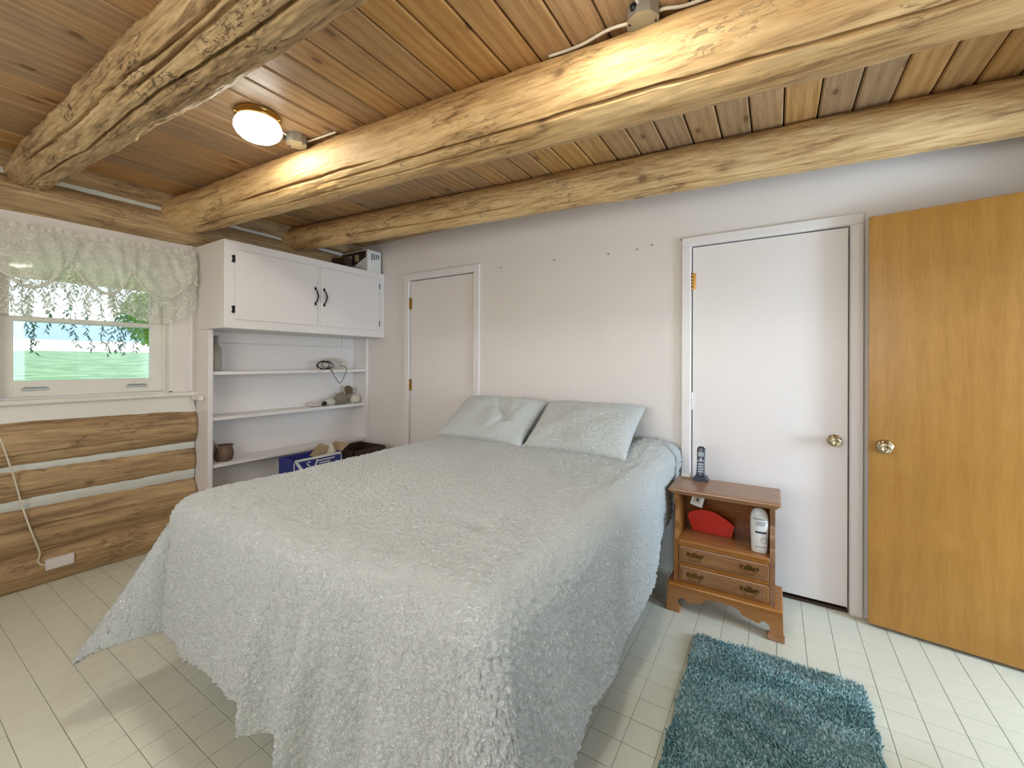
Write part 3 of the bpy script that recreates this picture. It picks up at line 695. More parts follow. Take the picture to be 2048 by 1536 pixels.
def build_spread():
    nu, nv = 540, 580; vs_ = []; fs = []
    for j in range(nv):
        v = j/(nv-1)
        for i in range(nu):
            u = i/(nu-1)
            xm = -1.35
            fl = lerp([(-2.6, 0.575), (-2.06, 0.575), (-1.7, 0.58), (-1.2, 0.64), (0.0, 0.66)], EX0-SPR['L']+(EX1-EX0+SPR['L']+SPR['R'])*u)
            t = (EY-fl)+(BY1-0.005-(EY-fl))*v
            rl = lerp([(-2.8, 0.62), (-1.6, 0.60), (-1.2, 0.575), (-0.8, 0.53), (-0.45, 0.46), (0, 0.42)], t)
            s = (EX0-SPR['L'])+(EX1+rl-EX0+SPR['L'])*u
            p, n = spread_pt(s, t)
            q = Vector((s*74, t*74, 0)); q2 = Vector((s*26+3, t*26, 5))
            q = q+Vector((0.9*noise.noise(q*0.5), 0.9*noise.noise(q*0.5+Vector((9, 9, 9))), 0))
            a = 1.1-2.0*noise.voronoi(q)[0][0]
            amp = 0.0064+0.0026*sstep(0.05, 0.4, max(EX0-s, s-EX1, EY-t, 0))
            p = p + n.normalized()*(amp*a+0.0018*noise.noise(q2)+0.012)
            vs_.append(p[:])
    for j in range(nv-1):
        for i in range(nu-1): fs.append((j*nu+i, j*nu+i+1, (j+1)*nu+i+1, (j+1)*nu+i))
    mb = MB().add(vs_, fs, True)
    o = mb.build('bedspread', M['fleece'], None, 'white sherpa fleece bedspread draped over the bed to near the floor', 'bedspread', origin=(-1.33, -1.0, 0.75), fix=False)
    so = o.modifiers.new('thickness', 'SOLIDIFY'); so.thickness = 0.010; so.offset = -1
    return o
build_spread()

def pillow(name, cen, wid, hgt, thick, tilt, yaw, roll, label, seed, crease=()):
    nu = 150
    vs_ = []; fs = []
    def side(sg):
        base = len(vs_)
        for j in range(nu):
            for i in range(nu):
                u = 2*i/(nu-1)-1; v = 2*j/(nu-1)-1
                ed = (1-abs(u)**2.6)*(1-abs(v)**2.6); h = max(0, ed)**0.42
                pin = 1-0.05*(1-abs(u)**2)*1.0
                x = u*wid/2*(1-0.045*(1-v*v)*abs(u)**3); z = v*hgt/2*(1-0.05*(1-u*u)*abs(v)**3)
                y = -sg*thick/2*h*(1+0.16*noise.noise(Vector((u*2+seed, v*2, sg))))
                for (cu, cv, cr, cdp, ca) in crease:
                    du = (u-cu)*math.cos(ca)+(v-cv)*math.sin(ca); dv = -(u-cu)*math.sin(ca)+(v-cv)*math.cos(ca)
                    y += sg*cdp*math.exp(-(du/cr)**2-(dv/0.5)**2)*h
                if h > 0.05:
                    q = Vector((x*74+seed, z*74, sg*7)); y -= sg*0.0045*(1.0-1.8*noise.voronoi(q)[0][0])*min(1, h*2)
                vs_.append((x, y, z))
        for j in range(nu-1):
            for i in range(nu-1):
                q = (base+j*nu+i, base+j*nu+i+1, base+(j+1)*nu+i+1, base+(j+1)*nu+i)
                fs.append(q if sg > 0 else q[::-1])
    side(1); side(-1)
    mb = MB().add(vs_, fs, True); me = mb.mesh(name, fix=False); 
    bm = bmesh.new(); bm.from_mesh(me); bmesh.ops.remove_doubles(bm, verts=bm.verts, dist=0.0008); bmesh.ops.recalc_face_normals(bm, faces=bm.faces); bm.to_mesh(me); bm.free()
    me.materials.append(M['fleece'])
    o = bpy.data.objects.new(name, me); COL.objects.link(o)
    o.matrix_world = Matrix.Translation(cen) @ Matrix.Rotation(yaw, 4, 'Z') @ Matrix.Rotation(tilt, 4, 'X') @ Matrix.Rotation(roll, 4, 'Y')
    return _tag(o, label, 'pillow', 'fleece-covered pillows at the head of the bed')
pillow('pillow', (-1.745, -0.290, 0.900), 0.74, 0.45, 0.16, math.radians(-54), -0.06, 0.0, 'white fleece pillow with a deep crease, nearer the shelves', 2.0, ((0.25, 0.3, 0.12, 0.05, 0.5), (0.45, -0.1, 0.08, 0.035, -0.3), (-0.1, 0.0, 0.1, 0.02, 0.2)))
pillow('pillow', (-1.030, -0.305, 0.900), 0.68, 0.45, 0.15, math.radians(-53), -0.05, 0.0, 'smooth white fleece pillow nearer the nightstand', 6.0, ((-0.5, 0.2, 0.2, 0.012, 0.4),))

# ================================================================ CEILING LIGHTS AND WIRING
def ceiling_light(c, label):
    t = thing('ceiling_light', label, 'lamp', (c[0], c[1], ZC), 'flush ceiling lights')
    MB().lathe([(0.030, 0.0), (0.092, 0.0), (0.096, -0.006), (0.092, -0.012), (0.092, -0.020), (0.097, -0.026), (0.092, -0.034), (0.060, -0.034)], (c[0], c[1], ZC), 48).build('brass_ring', M['brass'], t)
    prof = [(0.088, -0.032), (0.096, -0.044), (0.101, -0.060), (0.100, -0.074), (0.090, -0.092), (0.072, -0.107), (0.045, -0.118), (0.018, -0.123), (0.002, -0.1235)]
    MB().lathe(prof, (c[0], c[1], ZC), 48).build('glass_bowl', M['glow'], t)
    for a in (2.6, 0.5, 4.7):
        x, y = c[0]+0.094*math.cos(a), c[1]+0.094*math.sin(a)
        MB().tube([(x, y, ZC-0.029), (x+0.018*math.cos(a), y+0.018*math.sin(a), ZC-0.029)], [0.003, 0.005], 8).build('thumb_screw', M['brass'], t)
    return t
L1 = (-2.050, -1.790); L2 = (-0.405, -1.757)
ceiling_light(L1, 'lit white glass ceiling light with brass ring near the window')
ceiling_light(L2, 'lit glass ceiling light at the top edge, over the bed foot')
def junction_box(c, r, label, rot=0.3):
    z0 = ZC-0.045
    t = thing('junction_box', label, 'junction box', (c[0], c[1], z0), 'metal wiring boxes on the ceiling')
    oct_ = lambda k: [(c[0]+k*r*math.cos(rot+PI/8+i*PI/4), c[1]+k*r*math.sin(rot+PI/8+i*PI/4)) for i in range(8)]
    MB().prism(oct_(1.0), z0, ZC-0.001, 'Z').build('box_body', M['steel'], t)
    MB().prism(oct_(1.03), z0-0.002, z0, 'Z').build('cover_plate', M['steel'], t)
    for s in (1, -1):
        x, y = c[0]+s*r*0.78*math.cos(rot), c[1]+s*r*0.78*math.sin(rot)
        MB().lathe([(0.004, 0), (0.004, -0.002), (0.002, -0.003)], (x, y, z0-0.002), 8).build('screw', M['black_iron'], t)
    k = (c[0]-r*0.93*math.cos(rot+0.9), c[1]-r*0.93*math.sin(rot+0.9))
    MB().lathe([(0.010, -0.008), (0.012, 0.0), (0.010, 0.008)], (k[0], k[1], z0+0.024), 12, 'Y').build('cable_clamp', M['black_iron'], t)
    return t
J1 = (-2.075, -1.588); J2 = (-0.368, -1.438)
junction_box(J1, 0.050, 'octagonal steel junction box beside the window-side ceiling light')
junction_box(J2, 0.052, 'octagonal steel junction box near the top edge, against the middle beam')
def smooth_path(pts, n=8):
    P = [Vector(p) for p in pts]; out = []
    for i in range(len(P)-1):
        p0 = P[max(i-1, 0)]; p1 = P[i]; p2 = P[i+1]; p3 = P[min(i+2, len(P)-1)]
        for k in range(n):
            t = k/n; out.append(0.5*((2*p1)+(p2-p0)*t+(2*p0-5*p1+4*p2-p3)*t*t+(3*p1-p0-3*p2+p3)*t**3))
    out.append(P[-1]); return out
def cable(name, pts, r, mat, label, cat='cable', n=8, group=None):
    mb = MB().tube(smooth_path(pts, 8), r, n); return mb.build(name, mat, None, label, cat, group, origin=bounds_origin(mb))
zq = ZC-0.008
cable('lamp_wire', [(L1[0]-0.04, L1[1]+0.09, ZC-0.006), (-2.075, -1.69, zq), (J1[0], J1[1]-0.051, ZC-0.02)], 0.0045, M['wire'], 'short pale wire from the window-side light to its junction box')
cable('ceiling_wire', [(J1[0]+0.03, J1[1]+0.042, ZC-0.02), (-2.03, -1.530, ZC-0.010), (-1.95, -1.520, ZC-0.008), (-1.86, -1.512, ZC-0.008)], 0.0050, M['wire'], 'pale cable running behind the beam by the window-side light')
cable('lamp_wire', [(L2[0]+0.02, L2[1]+0.10, ZC-0.006), (-0.383, -1.58, zq), (J2[0], J2[1]-0.052, ZC-0.02)], 0.0045, M['wire'], 'short wire into the junction box at the top edge')
cable('ceiling_wire', [(J2[0]-0.051, J2[1]+0.010, ZC-0.022), (-0.49, -1.425, ZC-0.012), (-0.60, -1.405, ZC-0.008), (-0.72, -1.415, ZC-0.008)], 0.0055, M['wire'], 'white cable leaving the top-edge junction box towards the window')
cable('ceiling_wire', [(J2[0]+0.050, J2[1]+0.010, ZC-0.022), (-0.30, -1.415, ZC-0.014), (-0.24, -1.385, ZC-0.008), (-0.10, -1.375, ZC-0.008), (0.15, -1.362, ZC-0.008), (0.5, -1.34, ZC-0.008), (1.1, -1.31, ZC-0.008)], 0.0055, M['wire'], 'white cable leaving the top-edge junction box along the beam to the right')

# ================================================================ LACE VALANCE
XC = -3.58
rodm = MB().tube([(XW, -2.60, 2.04), (XC, -2.60, 2.04), (XC, -1.452, 2.062), (XW+0.004, -1.452, 2.062)], 0.007, 10, smooth=False)
rodm.build('curtain_rod', M['white_plastic'], None, 'slim white curtain rod carrying the lace valance', 'curtain rod', origin=(XC, -2.0, 2.04))
cur = thing('lace_valance', 'cream lace balloon valance gathered over the window', 'curtain', (XC, -2.0, 1.57))
YA, YB = -2.62, -1.446
swag = [(-2.62, 1.90), (-2.54, 1.80), (-2.44, 1.77), (-2.371, 1.800), (-2.30, 1.735), (-2.25, 1.722), (-2.19, 1.76), (-2.13, 1.86), (-2.112, 1.90), (-2.09, 1.865), (-2.03, 1.78), (-1.96, 1.733), (-1.91, 1.731), (-1.86, 1.79), (-1.824, 1.90), (-1.80, 1.86), (-1.74, 1.775), (-1.68, 1.735), (-1.62, 1.738), (-1.55, 1.80), (-1.481, 1.89), (-1.446, 1.86)]
flnc = [(-2.62, 1.62), (-2.54, 1.57), (-2.44, 1.585), (-2.371, 1.577), (-2.26, 1.567), (-2.17, 1.60), (-2.111, 1.64), (-2.04, 1.59), (-1.964, 1.578), (-1.90, 1.595), (-1.843, 1.628), (-1.77, 1.585), (-1.712, 1.574), (-1.64, 1.575), (-1.585, 1.584), (-1.52, 1.63), (-1.446, 1.66)]
GP = (-2.49, -2.112, -1.824, -1.50)
def fold(y, w):
    f = 0.0
    for g in GP: f += math.exp(-((y-g)/0.05)**2)
    return f*w
rod_z = lambda y: 2.035+(y+2.62)/1.17*0.030
def panel_fn(u, v):
    y = YA+(YB-YA)*u; zt = rod_z(y); zb = lerp(swag, y)
    z = zt+(zb-zt)*v
    bulge = 0.030*math.sin(v*PI*0.85)+0.010*math.sin(y*60+3*math.sin(y*9))*(0.3+0.5*v)+0.022*fold(y, v*v)
    for g in GP:
        dd = y-g
        if abs(dd) < 0.22: bulge += 0.012*math.sin(dd*95/(0.5+0.9*abs(1-v)))*math.exp(-(dd/(0.05+0.10*(1-v)))**2)
    sag = min(abs(y-g) for g in GP)
    bulge += 0.010*math.sin(14*v-26*sag)*v*(1-math.exp(-(sag/0.05)**2))
    return (XC+0.012+bulge, y+0.006*math.sin(v*6+y*30), z)
MB().grid(300, 50, panel_fn).build('swag_panel', M['lace'], cur, fix=False)
def fl_fn(u, v):
    y = YA+(YB-YA)*u; zt = lerp(swag, y)+0.012; zb = lerp(flnc, y)-0.006*abs(math.sin(y*95))
    z = zt+(zb-zt)*v
    return (XC+0.012+0.012*math.sin(y*75+2*math.sin(y*11))*(0.3+0.7*v)+0.018*fold(y, 1-v)-0.012*v, y+0.004*math.sin(v*4+y*40), z)
MB().grid(300, 26, fl_fn).build('flounce', M['lace_thin'], cur, fix=False)
hem_path = [(lambda y: (XC+0.030+0.012*fold(y, 1.0)+0.004*math.sin(y*130), y, lerp(swag, y)+0.004))(YA+(YB-YA)*k/260) for k in range(261)]
MB().tube(hem_path, [0.009+0.003*math.sin(k*1.7) for k in range(261)], 8).build('gathered_hem', M['lace_dense'], cur, fix=False)
MB().grid(420, 8, lambda u, v: (lambda y: (XC+0.010+0.011*math.sin(y*150+2.5*math.sin(y*17))*v, y, rod_z(y)+0.004+0.038*v*(1+0.22*math.sin(y*43)+0.15*math.sin(y*101))))(YA+(YB-YA)*u)).build('header_ruffle', M['lace'], cur, fix=False)
def cas_fn(u, v):
    a = 2*PI*v; y = YA+(YB-YA)*u
    r = 0.013+0.002*math.sin(y*120+a)
    return (XC+r*math.cos(a), y, rod_z(y)-0.004+r*math.sin(a))
MB().grid(260, 13, cas_fn).build('rod_pocket', M['lace'], cur, fix=False)
MB().grid(10, 40, lambda u, v: (XW+0.006+(XC+0.012-XW-0.006)*u, YB+0.004*math.sin(u*9+v*4), 2.062-v*(0.18+0.2*u)+0.0)).build('return_end', M['lace'], cur, fix=False)

# ================================================================ WALL OUTLET AND CORD
ob = thing('outlet_box', 'small white surface outlet box low on the log wall', 'outlet', (-3.59, -2.136, 0.09))
MB().box(-3.625, -3.572, -2.196, -2.076, 0.090, 0.152, 0.004, seg=2).build('box_body', M['white_plastic'], ob)
MB().box(-3.572, -3.569, -2.190, -2.082, 0.096, 0.146, 0.001).build('cover_plate', M['trim'], ob)
cable('extension_cord', [(-3.602, -2.385, 0.925), (-3.583, -2.366, 0.876), (-3.578, -2.335, 0.74), (-3.592, -2.312, 0.64), (-3.603, -2.282, 0.48), (-3.578, -2.253, 0.343), (-3.582, -2.224, 0.232), (-3.594, -2.216, 0.19), (-3.590, -2.222, 0.15), (-3.588, -2.205, 0.125), (-3.59, -2.192, 0.12)], 0.0042, M['wire'], 'thin pale cord hanging down the log wall to the outlet', 'cord')

# ================================================================ THINGS ON THE SHELVES
zs1, zs2, zs3 = SZ[0]+0.0005, SZ[1]+0.0005, SZ[2]+0.0005
bt = MB().lathe([(0.030, 0.0), (0.035, 0.004), (0.036, 0.02), (0.036, 0.145), (0.033, 0.165), (0.022, 0.190), (0.0155, 0.205), (0.0145, 0.245), (0.0175, 0.248), (0.0175, 0.262), (0.014, 0.266), (0.011, 0.266), (0.011, 0.20), (0.004, 0.19)], (-3.53, -1.332, zs1), 32)
bt.build('glass_bottle', M['bottle'], None, 'tall cloudy glass bottle at the end of the top shelf', 'bottle', origin=(-3.53, -1.332, zs1))
def coil(name, mat, cy, cx, rx, rz, n, r, seed, label, extra=None):
    rnd = random.Random(seed); mb = MB()
    for k in range(n):
        ox, oy = rnd.uniform(-0.025, 0.025), rnd.uniform(-0.03, 0.03); ry, rzz = rx*rnd.uniform(0.8, 1.1), rz*rnd.uniform(0.75, 1.0); tl = rnd.uniform(-0.7, 0.7)
        pts = []
        for i in range(28):
            a = 2*PI*i/28; y = ry*math.cos(a); z = rzz*math.sin(a)
            pts.append((cx+ox+0.35*z*math.sin(tl)+0.01*math.sin(3*a+k), cy+oy+y, zs1+r+rz*1.02+min(z, rz)+rnd.uniform(-.001, .001)))
        zmin = min(p[2] for p in pts)
        mb.tube([(p[0], p[1], p[2]-zmin+zs1+r) for p in pts], r, 6, closed=True)
    if extra: mb.tube(smooth_path(extra, 6), r, 6)
    mb.build(name, mat, None, label, 'cable', 'cables on the top shelf', origin=(cx, cy, zs1))
coil('cable_coil', M['wire_black'], -0.455, -3.50, 0.070, 0.040, 5, 0.0028, 3, 'coil of thin black cable with a loop hanging off the top shelf', [(-3.47, -0.46, zs1+0.03), (-3.435, -0.43, zs1+0.012), (-3.428, -0.395, 1.175), (-3.428, -0.335, 1.112), (-3.428, -0.285, 1.19), (-3.435, -0.262, zs1+0.01), (-3.48, -0.30, zs1+0.04)])
coil('cable_coil', M['wire'], -0.315, -3.545, 0.120, 0.050, 7, 0.0028, 5, 'bundle of white cable behind the black coil on the top shelf', [(-3.50, -0.50, zs1+0.02), (-3.436, -0.545, zs1+0.008), (-3.430, -0.52, 1.18), (-3.430, -0.485, 1.155), (-3.430, -0.45, 1.19), (-3.437, -0.43, zs1+0.008), (-3.48, -0.42, zs1+0.02)])
def rock(name, c, dims, mat, label, seed, sharp=1.0, cat='rock'):
    bm = bmesh.new(); bmesh.ops.create_icosphere(bm, subdivisions=3, radius=1.0)
    zmin = 1e9
    for v in bm.verts:
        d = v.co.normalized(); k = 1+0.22*sharp*noise.noise(d*1.6+Vector((seed, 0, 0)))+0.10*sharp*noise.noise(d*4+Vector((seed, 2, 0)))
        p = Vector((d.x*dims[0], d.y*dims[1], max(d.z, -0.72)*dims[2]))*k
        v.co = p; zmin = min(zmin, p.z)
    mb = MB().bm(bm, False); mb.v = [(x+c[0], y+c[1], z-zmin+c[2]) for x, y, z in mb.v]
    return mb.build(name, mat, None, label, cat, 'rocks on the middle shelf' if cat == 'rock' else None, origin=c)
rock('rock', (-3.525, -0.530, zs2), (0.035, 0.060, 0.020), M['rock_white'], 'flat pale stone at the left end of the rock row', 1.0)
rock('rock', (-3.500, -0.452, zs2), (0.018, 0.024, 0.022), M['black_iron'], 'small black stone among the shelf rocks', 4.0)
rock('rock', (-3.530, -0.372, zs2), (0.040, 0.052, 0.032), M['rock_white'], 'broken whitish stone beside the small black stone', 7.0, 1.6)
rock('rock', (-3.535, -0.240, zs2), (0.045, 0.070, 0.062), M['rock_grey'], 'large grey block of rock in the middle of the rock row', 11.0, 1.5)
rock('rock', (-3.520, -0.096, zs2), (0.040, 0.052, 0.046), M['rock_white'], 'rounded cream stone at the right end of the rock row', 15.0, 0.8)
rock('rock', (-3.535, -0.160, zs2+0.085), (0.034, 0.042, 0.044), M['rock_brown'], 'reddish-brown rock perched on top of the other rocks', 21.0, 1.8)
pot = thing('clay_pot', 'small brown stoneware pot with a stick in it on the lower shelf', 'pot', (-3.53, -1.275, zs3))
MB().lathe([(0.048, 0), (0.055, 0.004), (0.064, 0.04), (0.062, 0.075), (0.054, 0.092), (0.055, 0.104), (0.062, 0.118), (0.056, 0.119), (0.049, 0.104), (0.050, 0.08), (0.052, 0.03), (0.010, 0.01)], (-3.53, -1.275, zs3), 32).build('pot_body', M['rock_brown'], pot)
MB().tube([(-3.53, -1.27, zs3+0.02), (-3.50, -1.335, zs3+0.115), (-3.49, -1.365, zs3+0.165)], [0.006, 0.005, 0.004], 8).build('stick', M['kraft'], pot)

# ---- cartons on the floor between shelves and bed
kb = MB().box(-3.20, -2.99, -1.05, -0.63, 0.0, 0.262, 0.004)
kb.build('cardboard_box', M['kraft'], None, 'plain brown cardboard box under the blue printed carton', 'box', origin=bounds_origin(kb))
ct = thing('printed_carton', 'open blue and white printed carton between bed and shelves', 'box', (-3.17, -0.875, 0.263))
c0, c1, cy0, cy1, cz0, cz1 = -3.19, -2.995, -1.045, -0.635, 0.263, 0.580
cb = MB(); th = 0.005
cb.box(c0, c1, cy0, cy1, cz0, cz0+th); cb.box(c0, c0+th, cy0, cy1, cz0, cz1); cb.box(c1-th, c1, cy0, cy1, cz0, cz1); cb.box(c0, c1, cy0, cy0+th, cz0, cz1); cb.box(c0, c1, cy1-th, cy1, cz0, cz1)
cb.build('carton_walls', M['blue_card'], ct)
MB().box(c1, c1+0.001, cy0, cy1, cz1-0.018, cz1).box(c1, c1+0.001, cy0, cy0+0.008, cz0, cz1).box(c1, c1+0.001, cy1-0.008, cy1, cz0, cz1).build('white_border', M['ink_white'], ct)
MB().prism([(cy0+0.012, cz1-0.02), (cy0+0.035, cz1-0.02), (cy0+0.105, cz1-0.12), (cy0+0.07, cz1-0.12)], c1, c1+0.001, 'X').prism([(-0.895, cz1-0.12), (-0.88, cz1-0.12), (-0.845, cz1-0.025), (-0.86, cz1-0.025)], c1, c1+0.001, 'X').build('white_stripe', M['ink_white'], ct)
RX = Matrix.Rotation(PI/2, 4, 'Z') @ Matrix.Rotation(PI/2, 4, 'X')
text_mb('S', 0.085, 0.0004, Matrix.Translation((c1+0.0008, -0.925, cz1-0.062)) @ RX).build('lettering', M['ink_white'], ct)
for k, (ya, yb, zz) in enumerate(((-0.85, -0.70, 0.035), (-0.84, -0.74, 0.055), (-0.85, -0.78, 0.072))): MB().box(c1, c1+0.0008, ya, yb, cz1-zz-0.005, cz1-zz+0.004).build('print_line', M['ink_white'], ct)
def flap(pts, mat, nm): 
    a, b, c, d = [Vector(p) for p in pts]; n = (b-a).cross(d-a).normalized()*0.004
    MB().add([a, b, c, d, a+n, b+n, c+n, d+n], [(0, 1, 2, 3), (7, 6, 5, 4), (0, 4, 5, 1), (1, 5, 6, 2), (2, 6, 7, 3), (3, 7, 4, 0)]).build(nm, mat, ct)
flap([(c0+0.01, -0.80, cz1-0.03), (c1-0.05, -0.80, cz1-0.03), (c1-0.05, -0.66, cz1+0.02), (c1-0.06, -0.79, cz1+0.085)], M['kraft'], 'flap')
flap([(c0, cy1, cz1), (c1, cy1, cz1), (c1, cy1+0.075, cz1+0.05), (c0, cy1+0.075, cz1+0.05)], M['kraft'], 'flap')
rb = MB().grid(16, 16, lambda u, v: (-3.10+0.08*u+0.02*noise.noise(Vector((u*3, v*3, 1))), -0.74+0.10*v, cz1-0.02+0.09*math.sin(u*PI)*math.sin(v*PI)+0.02*noise.noise(Vector((u*6, v*6, 4)))), False)
rb.build('crumpled_paper', M['paper'], None, 'crumpled pale paper sticking out of the printed carton', 'paper', origin=bounds_origin(rb))
wb2 = MB(); wb2.box(-3.30, -2.97, -0.54, -0.20, 0.0, 0.008); wb2.box(-3.30, -2.97, -0.54, -0.532, 0.0, 0.560); wb2.box(-3.30, -2.97, -0.208, -0.20, 0.0, 0.560); wb2.box(-3.30, -3.292, -0.54, -0.20, 0.0, 0.560); wb2.box(-2.978, -2.97, -0.54, -0.20, 0.0, 0.560)
wb2.build('wooden_crate', M['dark_brown'], None, 'dark brown open crate beside the carton, by the white closet door', 'crate', origin=(-3.13, -0.37, 0))

# ---- box on top of the cabinet
zb = CZ1+0.001
pb = thing('shoe_box', 'white carton with dark printed side lying on the wall cabinet', 'box', (-3.40, -0.12, zb))
MB().box(-3.60, -3.222, -0.195, -0.035, zb, zb+0.205, 0.004, seg=2).build('carton_body', M['white_plastic'], pb)
MB().prism([(-3.595, zb+0.195), (-3.595, zb+0.06), (-3.40, zb+0.075), (-3.245, zb+0.135), (-3.245, zb+0.195)], -0.1962, -0.195, 'Y').build('dark_print', M['dark_brown'], pb)
for xa in (-3.50, -3.40): MB().box(xa, xa+0.055, -0.1972, -0.196, zb+0.105, zb+0.168).build('pale_print', M['kraft'], pb)
for k in range(4): MB().box(-3.222, -3.2212, -0.15+k*0.026, -0.138+k*0.026, zb+0.11+0.008*k, zb+0.175).build('print_mark', M['ink'], pb)
bk = MB().prism([(-0.33, zb), (-0.23, zb), (-0.30, zb+0.135), (-0.345, zb+0.12)], -3.56, -3.36, 'X')
bk.build('dark_wedge', M['dark_brown'], None, 'dark brown wooden wedge beside the white carton on the cabinet', 'wood block', origin=bounds_origin(bk))

# ================================================================ NIGHTSTAND
ns = thing('nightstand', 'maple nightstand with two drawers and scrolled bracket feet', 'nightstand', (-0.225, -0.33, 0))
X0, X1, Y0, Y1 = -0.455, 0.002, -0.447, -0.205
MB().box(-0.478, 0.026, -0.492, -0.195, 0.634, 0.655, 0.009, seg=3).box(-0.466, 0.014, -0.476, -0.20, 0.622, 0.636, 0.004).build('top', M['night'], ns)
sp = [(Y1, 0.145), (Y0, 0.145), (Y0, 0.372)] + [(Y0+0.034*math.sin((z-0.372)/(0.622-0.372)*PI)**1.0-0.012*sstep(0.55, 0.622, z)+0.010*math.sin((z-0.372)*50)*sstep(0.372, 0.40, z)*(1-sstep(0.58, 0.62, z)), z) for z in [0.372+0.25*k/24 for k in range(1, 25)]] + [(Y1, 0.622)]
for a in (X0, X1-0.022): MB().prism(sp, a, a+0.022, 'X').build('side_panel', M['night'], ns)
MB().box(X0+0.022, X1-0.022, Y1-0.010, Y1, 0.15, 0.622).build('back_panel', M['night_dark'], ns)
MB().box(X0+0.022, X1-0.022, Y0-0.006, Y1-0.010, 0.360, 0.377, 0.004).build('shelf', M['night'], ns)
MB().box(X0+0.022, X1-0.022, Y0, Y0+0.018, 0.246, 0.262).box(X0+0.022, X1-0.022, Y0, Y0+0.018, 0.146, 0.157).box(X0+0.022, X1-0.022, Y0, Y0+0.018, 0.347, 0.360).build('drawer_rails', M['night'], ns)
for z0, z1, hz in ((0.264, 0.345, 0.310), (0.159, 0.244, 0.204)):
    d = MB().box(X0+0.024, X1-0.024, Y0-0.006, Y0+0.012, z0, z1, 0.005, seg=2).build('drawer', M['night'], ns)
    MB().box(X0+0.040, X1-0.040, Y0-0.0095, Y0-0.005, z0+0.013, z1-0.013, 0.003).build('drawer_field', M['night'], d)
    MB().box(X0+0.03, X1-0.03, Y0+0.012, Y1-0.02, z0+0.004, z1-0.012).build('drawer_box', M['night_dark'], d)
    for hx in (-0.349, -0.104):
        y = Y0-0.0095; h = MB()
        h.prism([(hx-0.042, hz+0.004), (hx-0.034, hz+0.014), (hx-0.026, hz+0.006), (hx-0.012, hz+0.008), (hx-0.006, hz+0.020), (hx, hz+0.014), (hx+0.006, hz+0.020), (hx+0.012, hz+0.008), (hx+0.026, hz+0.006), (hx+0.034, hz+0.014), (hx+0.042, hz+0.004), (hx+0.036, hz-0.008), (hx+0.026, hz-0.004), (hx+0.012, hz-0.012), (hx, hz-0.008), (hx-0.012, hz-0.012), (hx-0.026, hz-0.004), (hx-0.036, hz-0.008)], y-0.0015, y, 'Y')
        for s in (-1, 1): h.lathe([(0.0045, 0), (0.0045, -0.009), (0.0055, -0.011), (0.003, -0.013)], (hx+s*0.029, y, hz+0.002), 10, 'Y')
        h.tube(smooth_path([(hx-0.029, y-0.009, hz+0.002), (hx-0.026, y-0.012, hz-0.014), (hx-0.014, y-0.014, hz-0.021), (hx, y-0.0145, hz-0.022), (hx+0.014, y-0.014, hz-0.021), (hx+0.026, y-0.012, hz-0.014), (hx+0.029, y-0.009, hz+0.002)], 4), 0.0027, 8)
        h.build('handle', M['old_brass'], d)
bx0, bx1, by0, by1 = -0.484, 0.034, -0.470, -0.198
MB().box(bx0, bx1, by0, by1, 0.128, 0.147, 0.006, seg=2).build('base_moulding', M['night'], ns)
half = [(bx0-0.004, 0.0), (bx0+0.066, 0.0), (bx0+0.064, 0.018), (bx0+0.052, 0.040), (bx0+0.056, 0.066), (bx0+0.072, 0.078), (bx0+0.088, 0.074), (bx0+0.092, 0.064), (bx0+0.108, 0.060), (bx0+0.126, 0.068), (bx0+0.150, 0.072), (bx0+0.170, 0.078), (bx0+0.180, 0.096), (bx0+0.205, 0.108)]
mid = (bx0+bx1)/2
MB().prism(half+[(mid, 0.110)]+[(2*mid-x, z) for x, z in reversed(half)]+[(bx1+0.001, 0.055), (bx1-0.001, 0.129), (bx0+0.001, 0.129), (bx0-0.001, 0.055)], by0+0.001, by0+0.019, 'Y').build('front_apron', M['night'], ns)
for a in (bx0+0.0005, bx1-0.0175):
    MB().prism([(by0+0.019, 0.0), (by0+0.075, 0.0), (by0+0.062, 0.04), (by0+0.082, 0.072), (by0+0.11, 0.085), (by1-0.11, 0.085), (by1-0.08, 0.072), (by1-0.06, 0.04), (by1-0.070, 0.0), (by1, 0.0), (by1, 0.129), (by0+0.019, 0.129)], a, a+0.017, 'X').build('side_apron', M['night'], ns)
for x in (bx0-0.008, bx1-0.066): MB().box(x, x+0.074, by0-0.006, by0+0.045, 0.0, 0.020, 0.004).build('foot', M['night'], ns)

def hull_extrude(name, prof, mat, parent, origin): pass
# ---- cordless phone on its charger
zt = 0.6555
ph = thing('cordless_phone', 'dark blue cordless phone standing in its charging cradle', 'phone', (-0.352, -0.245, zt))
MB().prism([(-0.392, zt), (-0.312, zt), (-0.316, zt+0.016), (-0.328, zt+0.028), (-0.376, zt+0.028), (-0.388, zt+0.016)], -0.285, -0.222, 'Y').build('cradle', M['navy_plastic'], ph)
RT = Matrix.Translation((-0.352, -0.250, zt+0.018)) @ Matrix.Rotation(math.radians(-9), 4, 'X')
def handset():
    vs_ = []; fs = []; n = 20; L = 18
    for j in range(L+1):
        v = j/L; w = 0.0225*(1-0.10*math.sin(v*PI))*(1 if v < 0.9 else math.sqrt(max(0.05, 1-((v-0.9)/0.1)**2*0.75))); d = 0.013*(1-0.15*v)
        for k in range(n):
            a = 2*PI*k/n; c, s = math.cos(a), math.sin(a)
            vs_.append(RT @ Vector((w*abs(c)**0.5*(1 if c > 0 else -1), d*abs(s)**0.6*(1 if s > 0 else -1), v*0.168)))
    for j in range(L):
        for k in range(n): fs.append((j*n+k, j*n+(k+1) % n, (j+1)*n+(k+1) % n, (j+1)*n+k))
    fs += [tuple(range(n))[::-1], tuple(range(L*n, (L+1)*n))]
    return MB().add(vs_, fs, True)
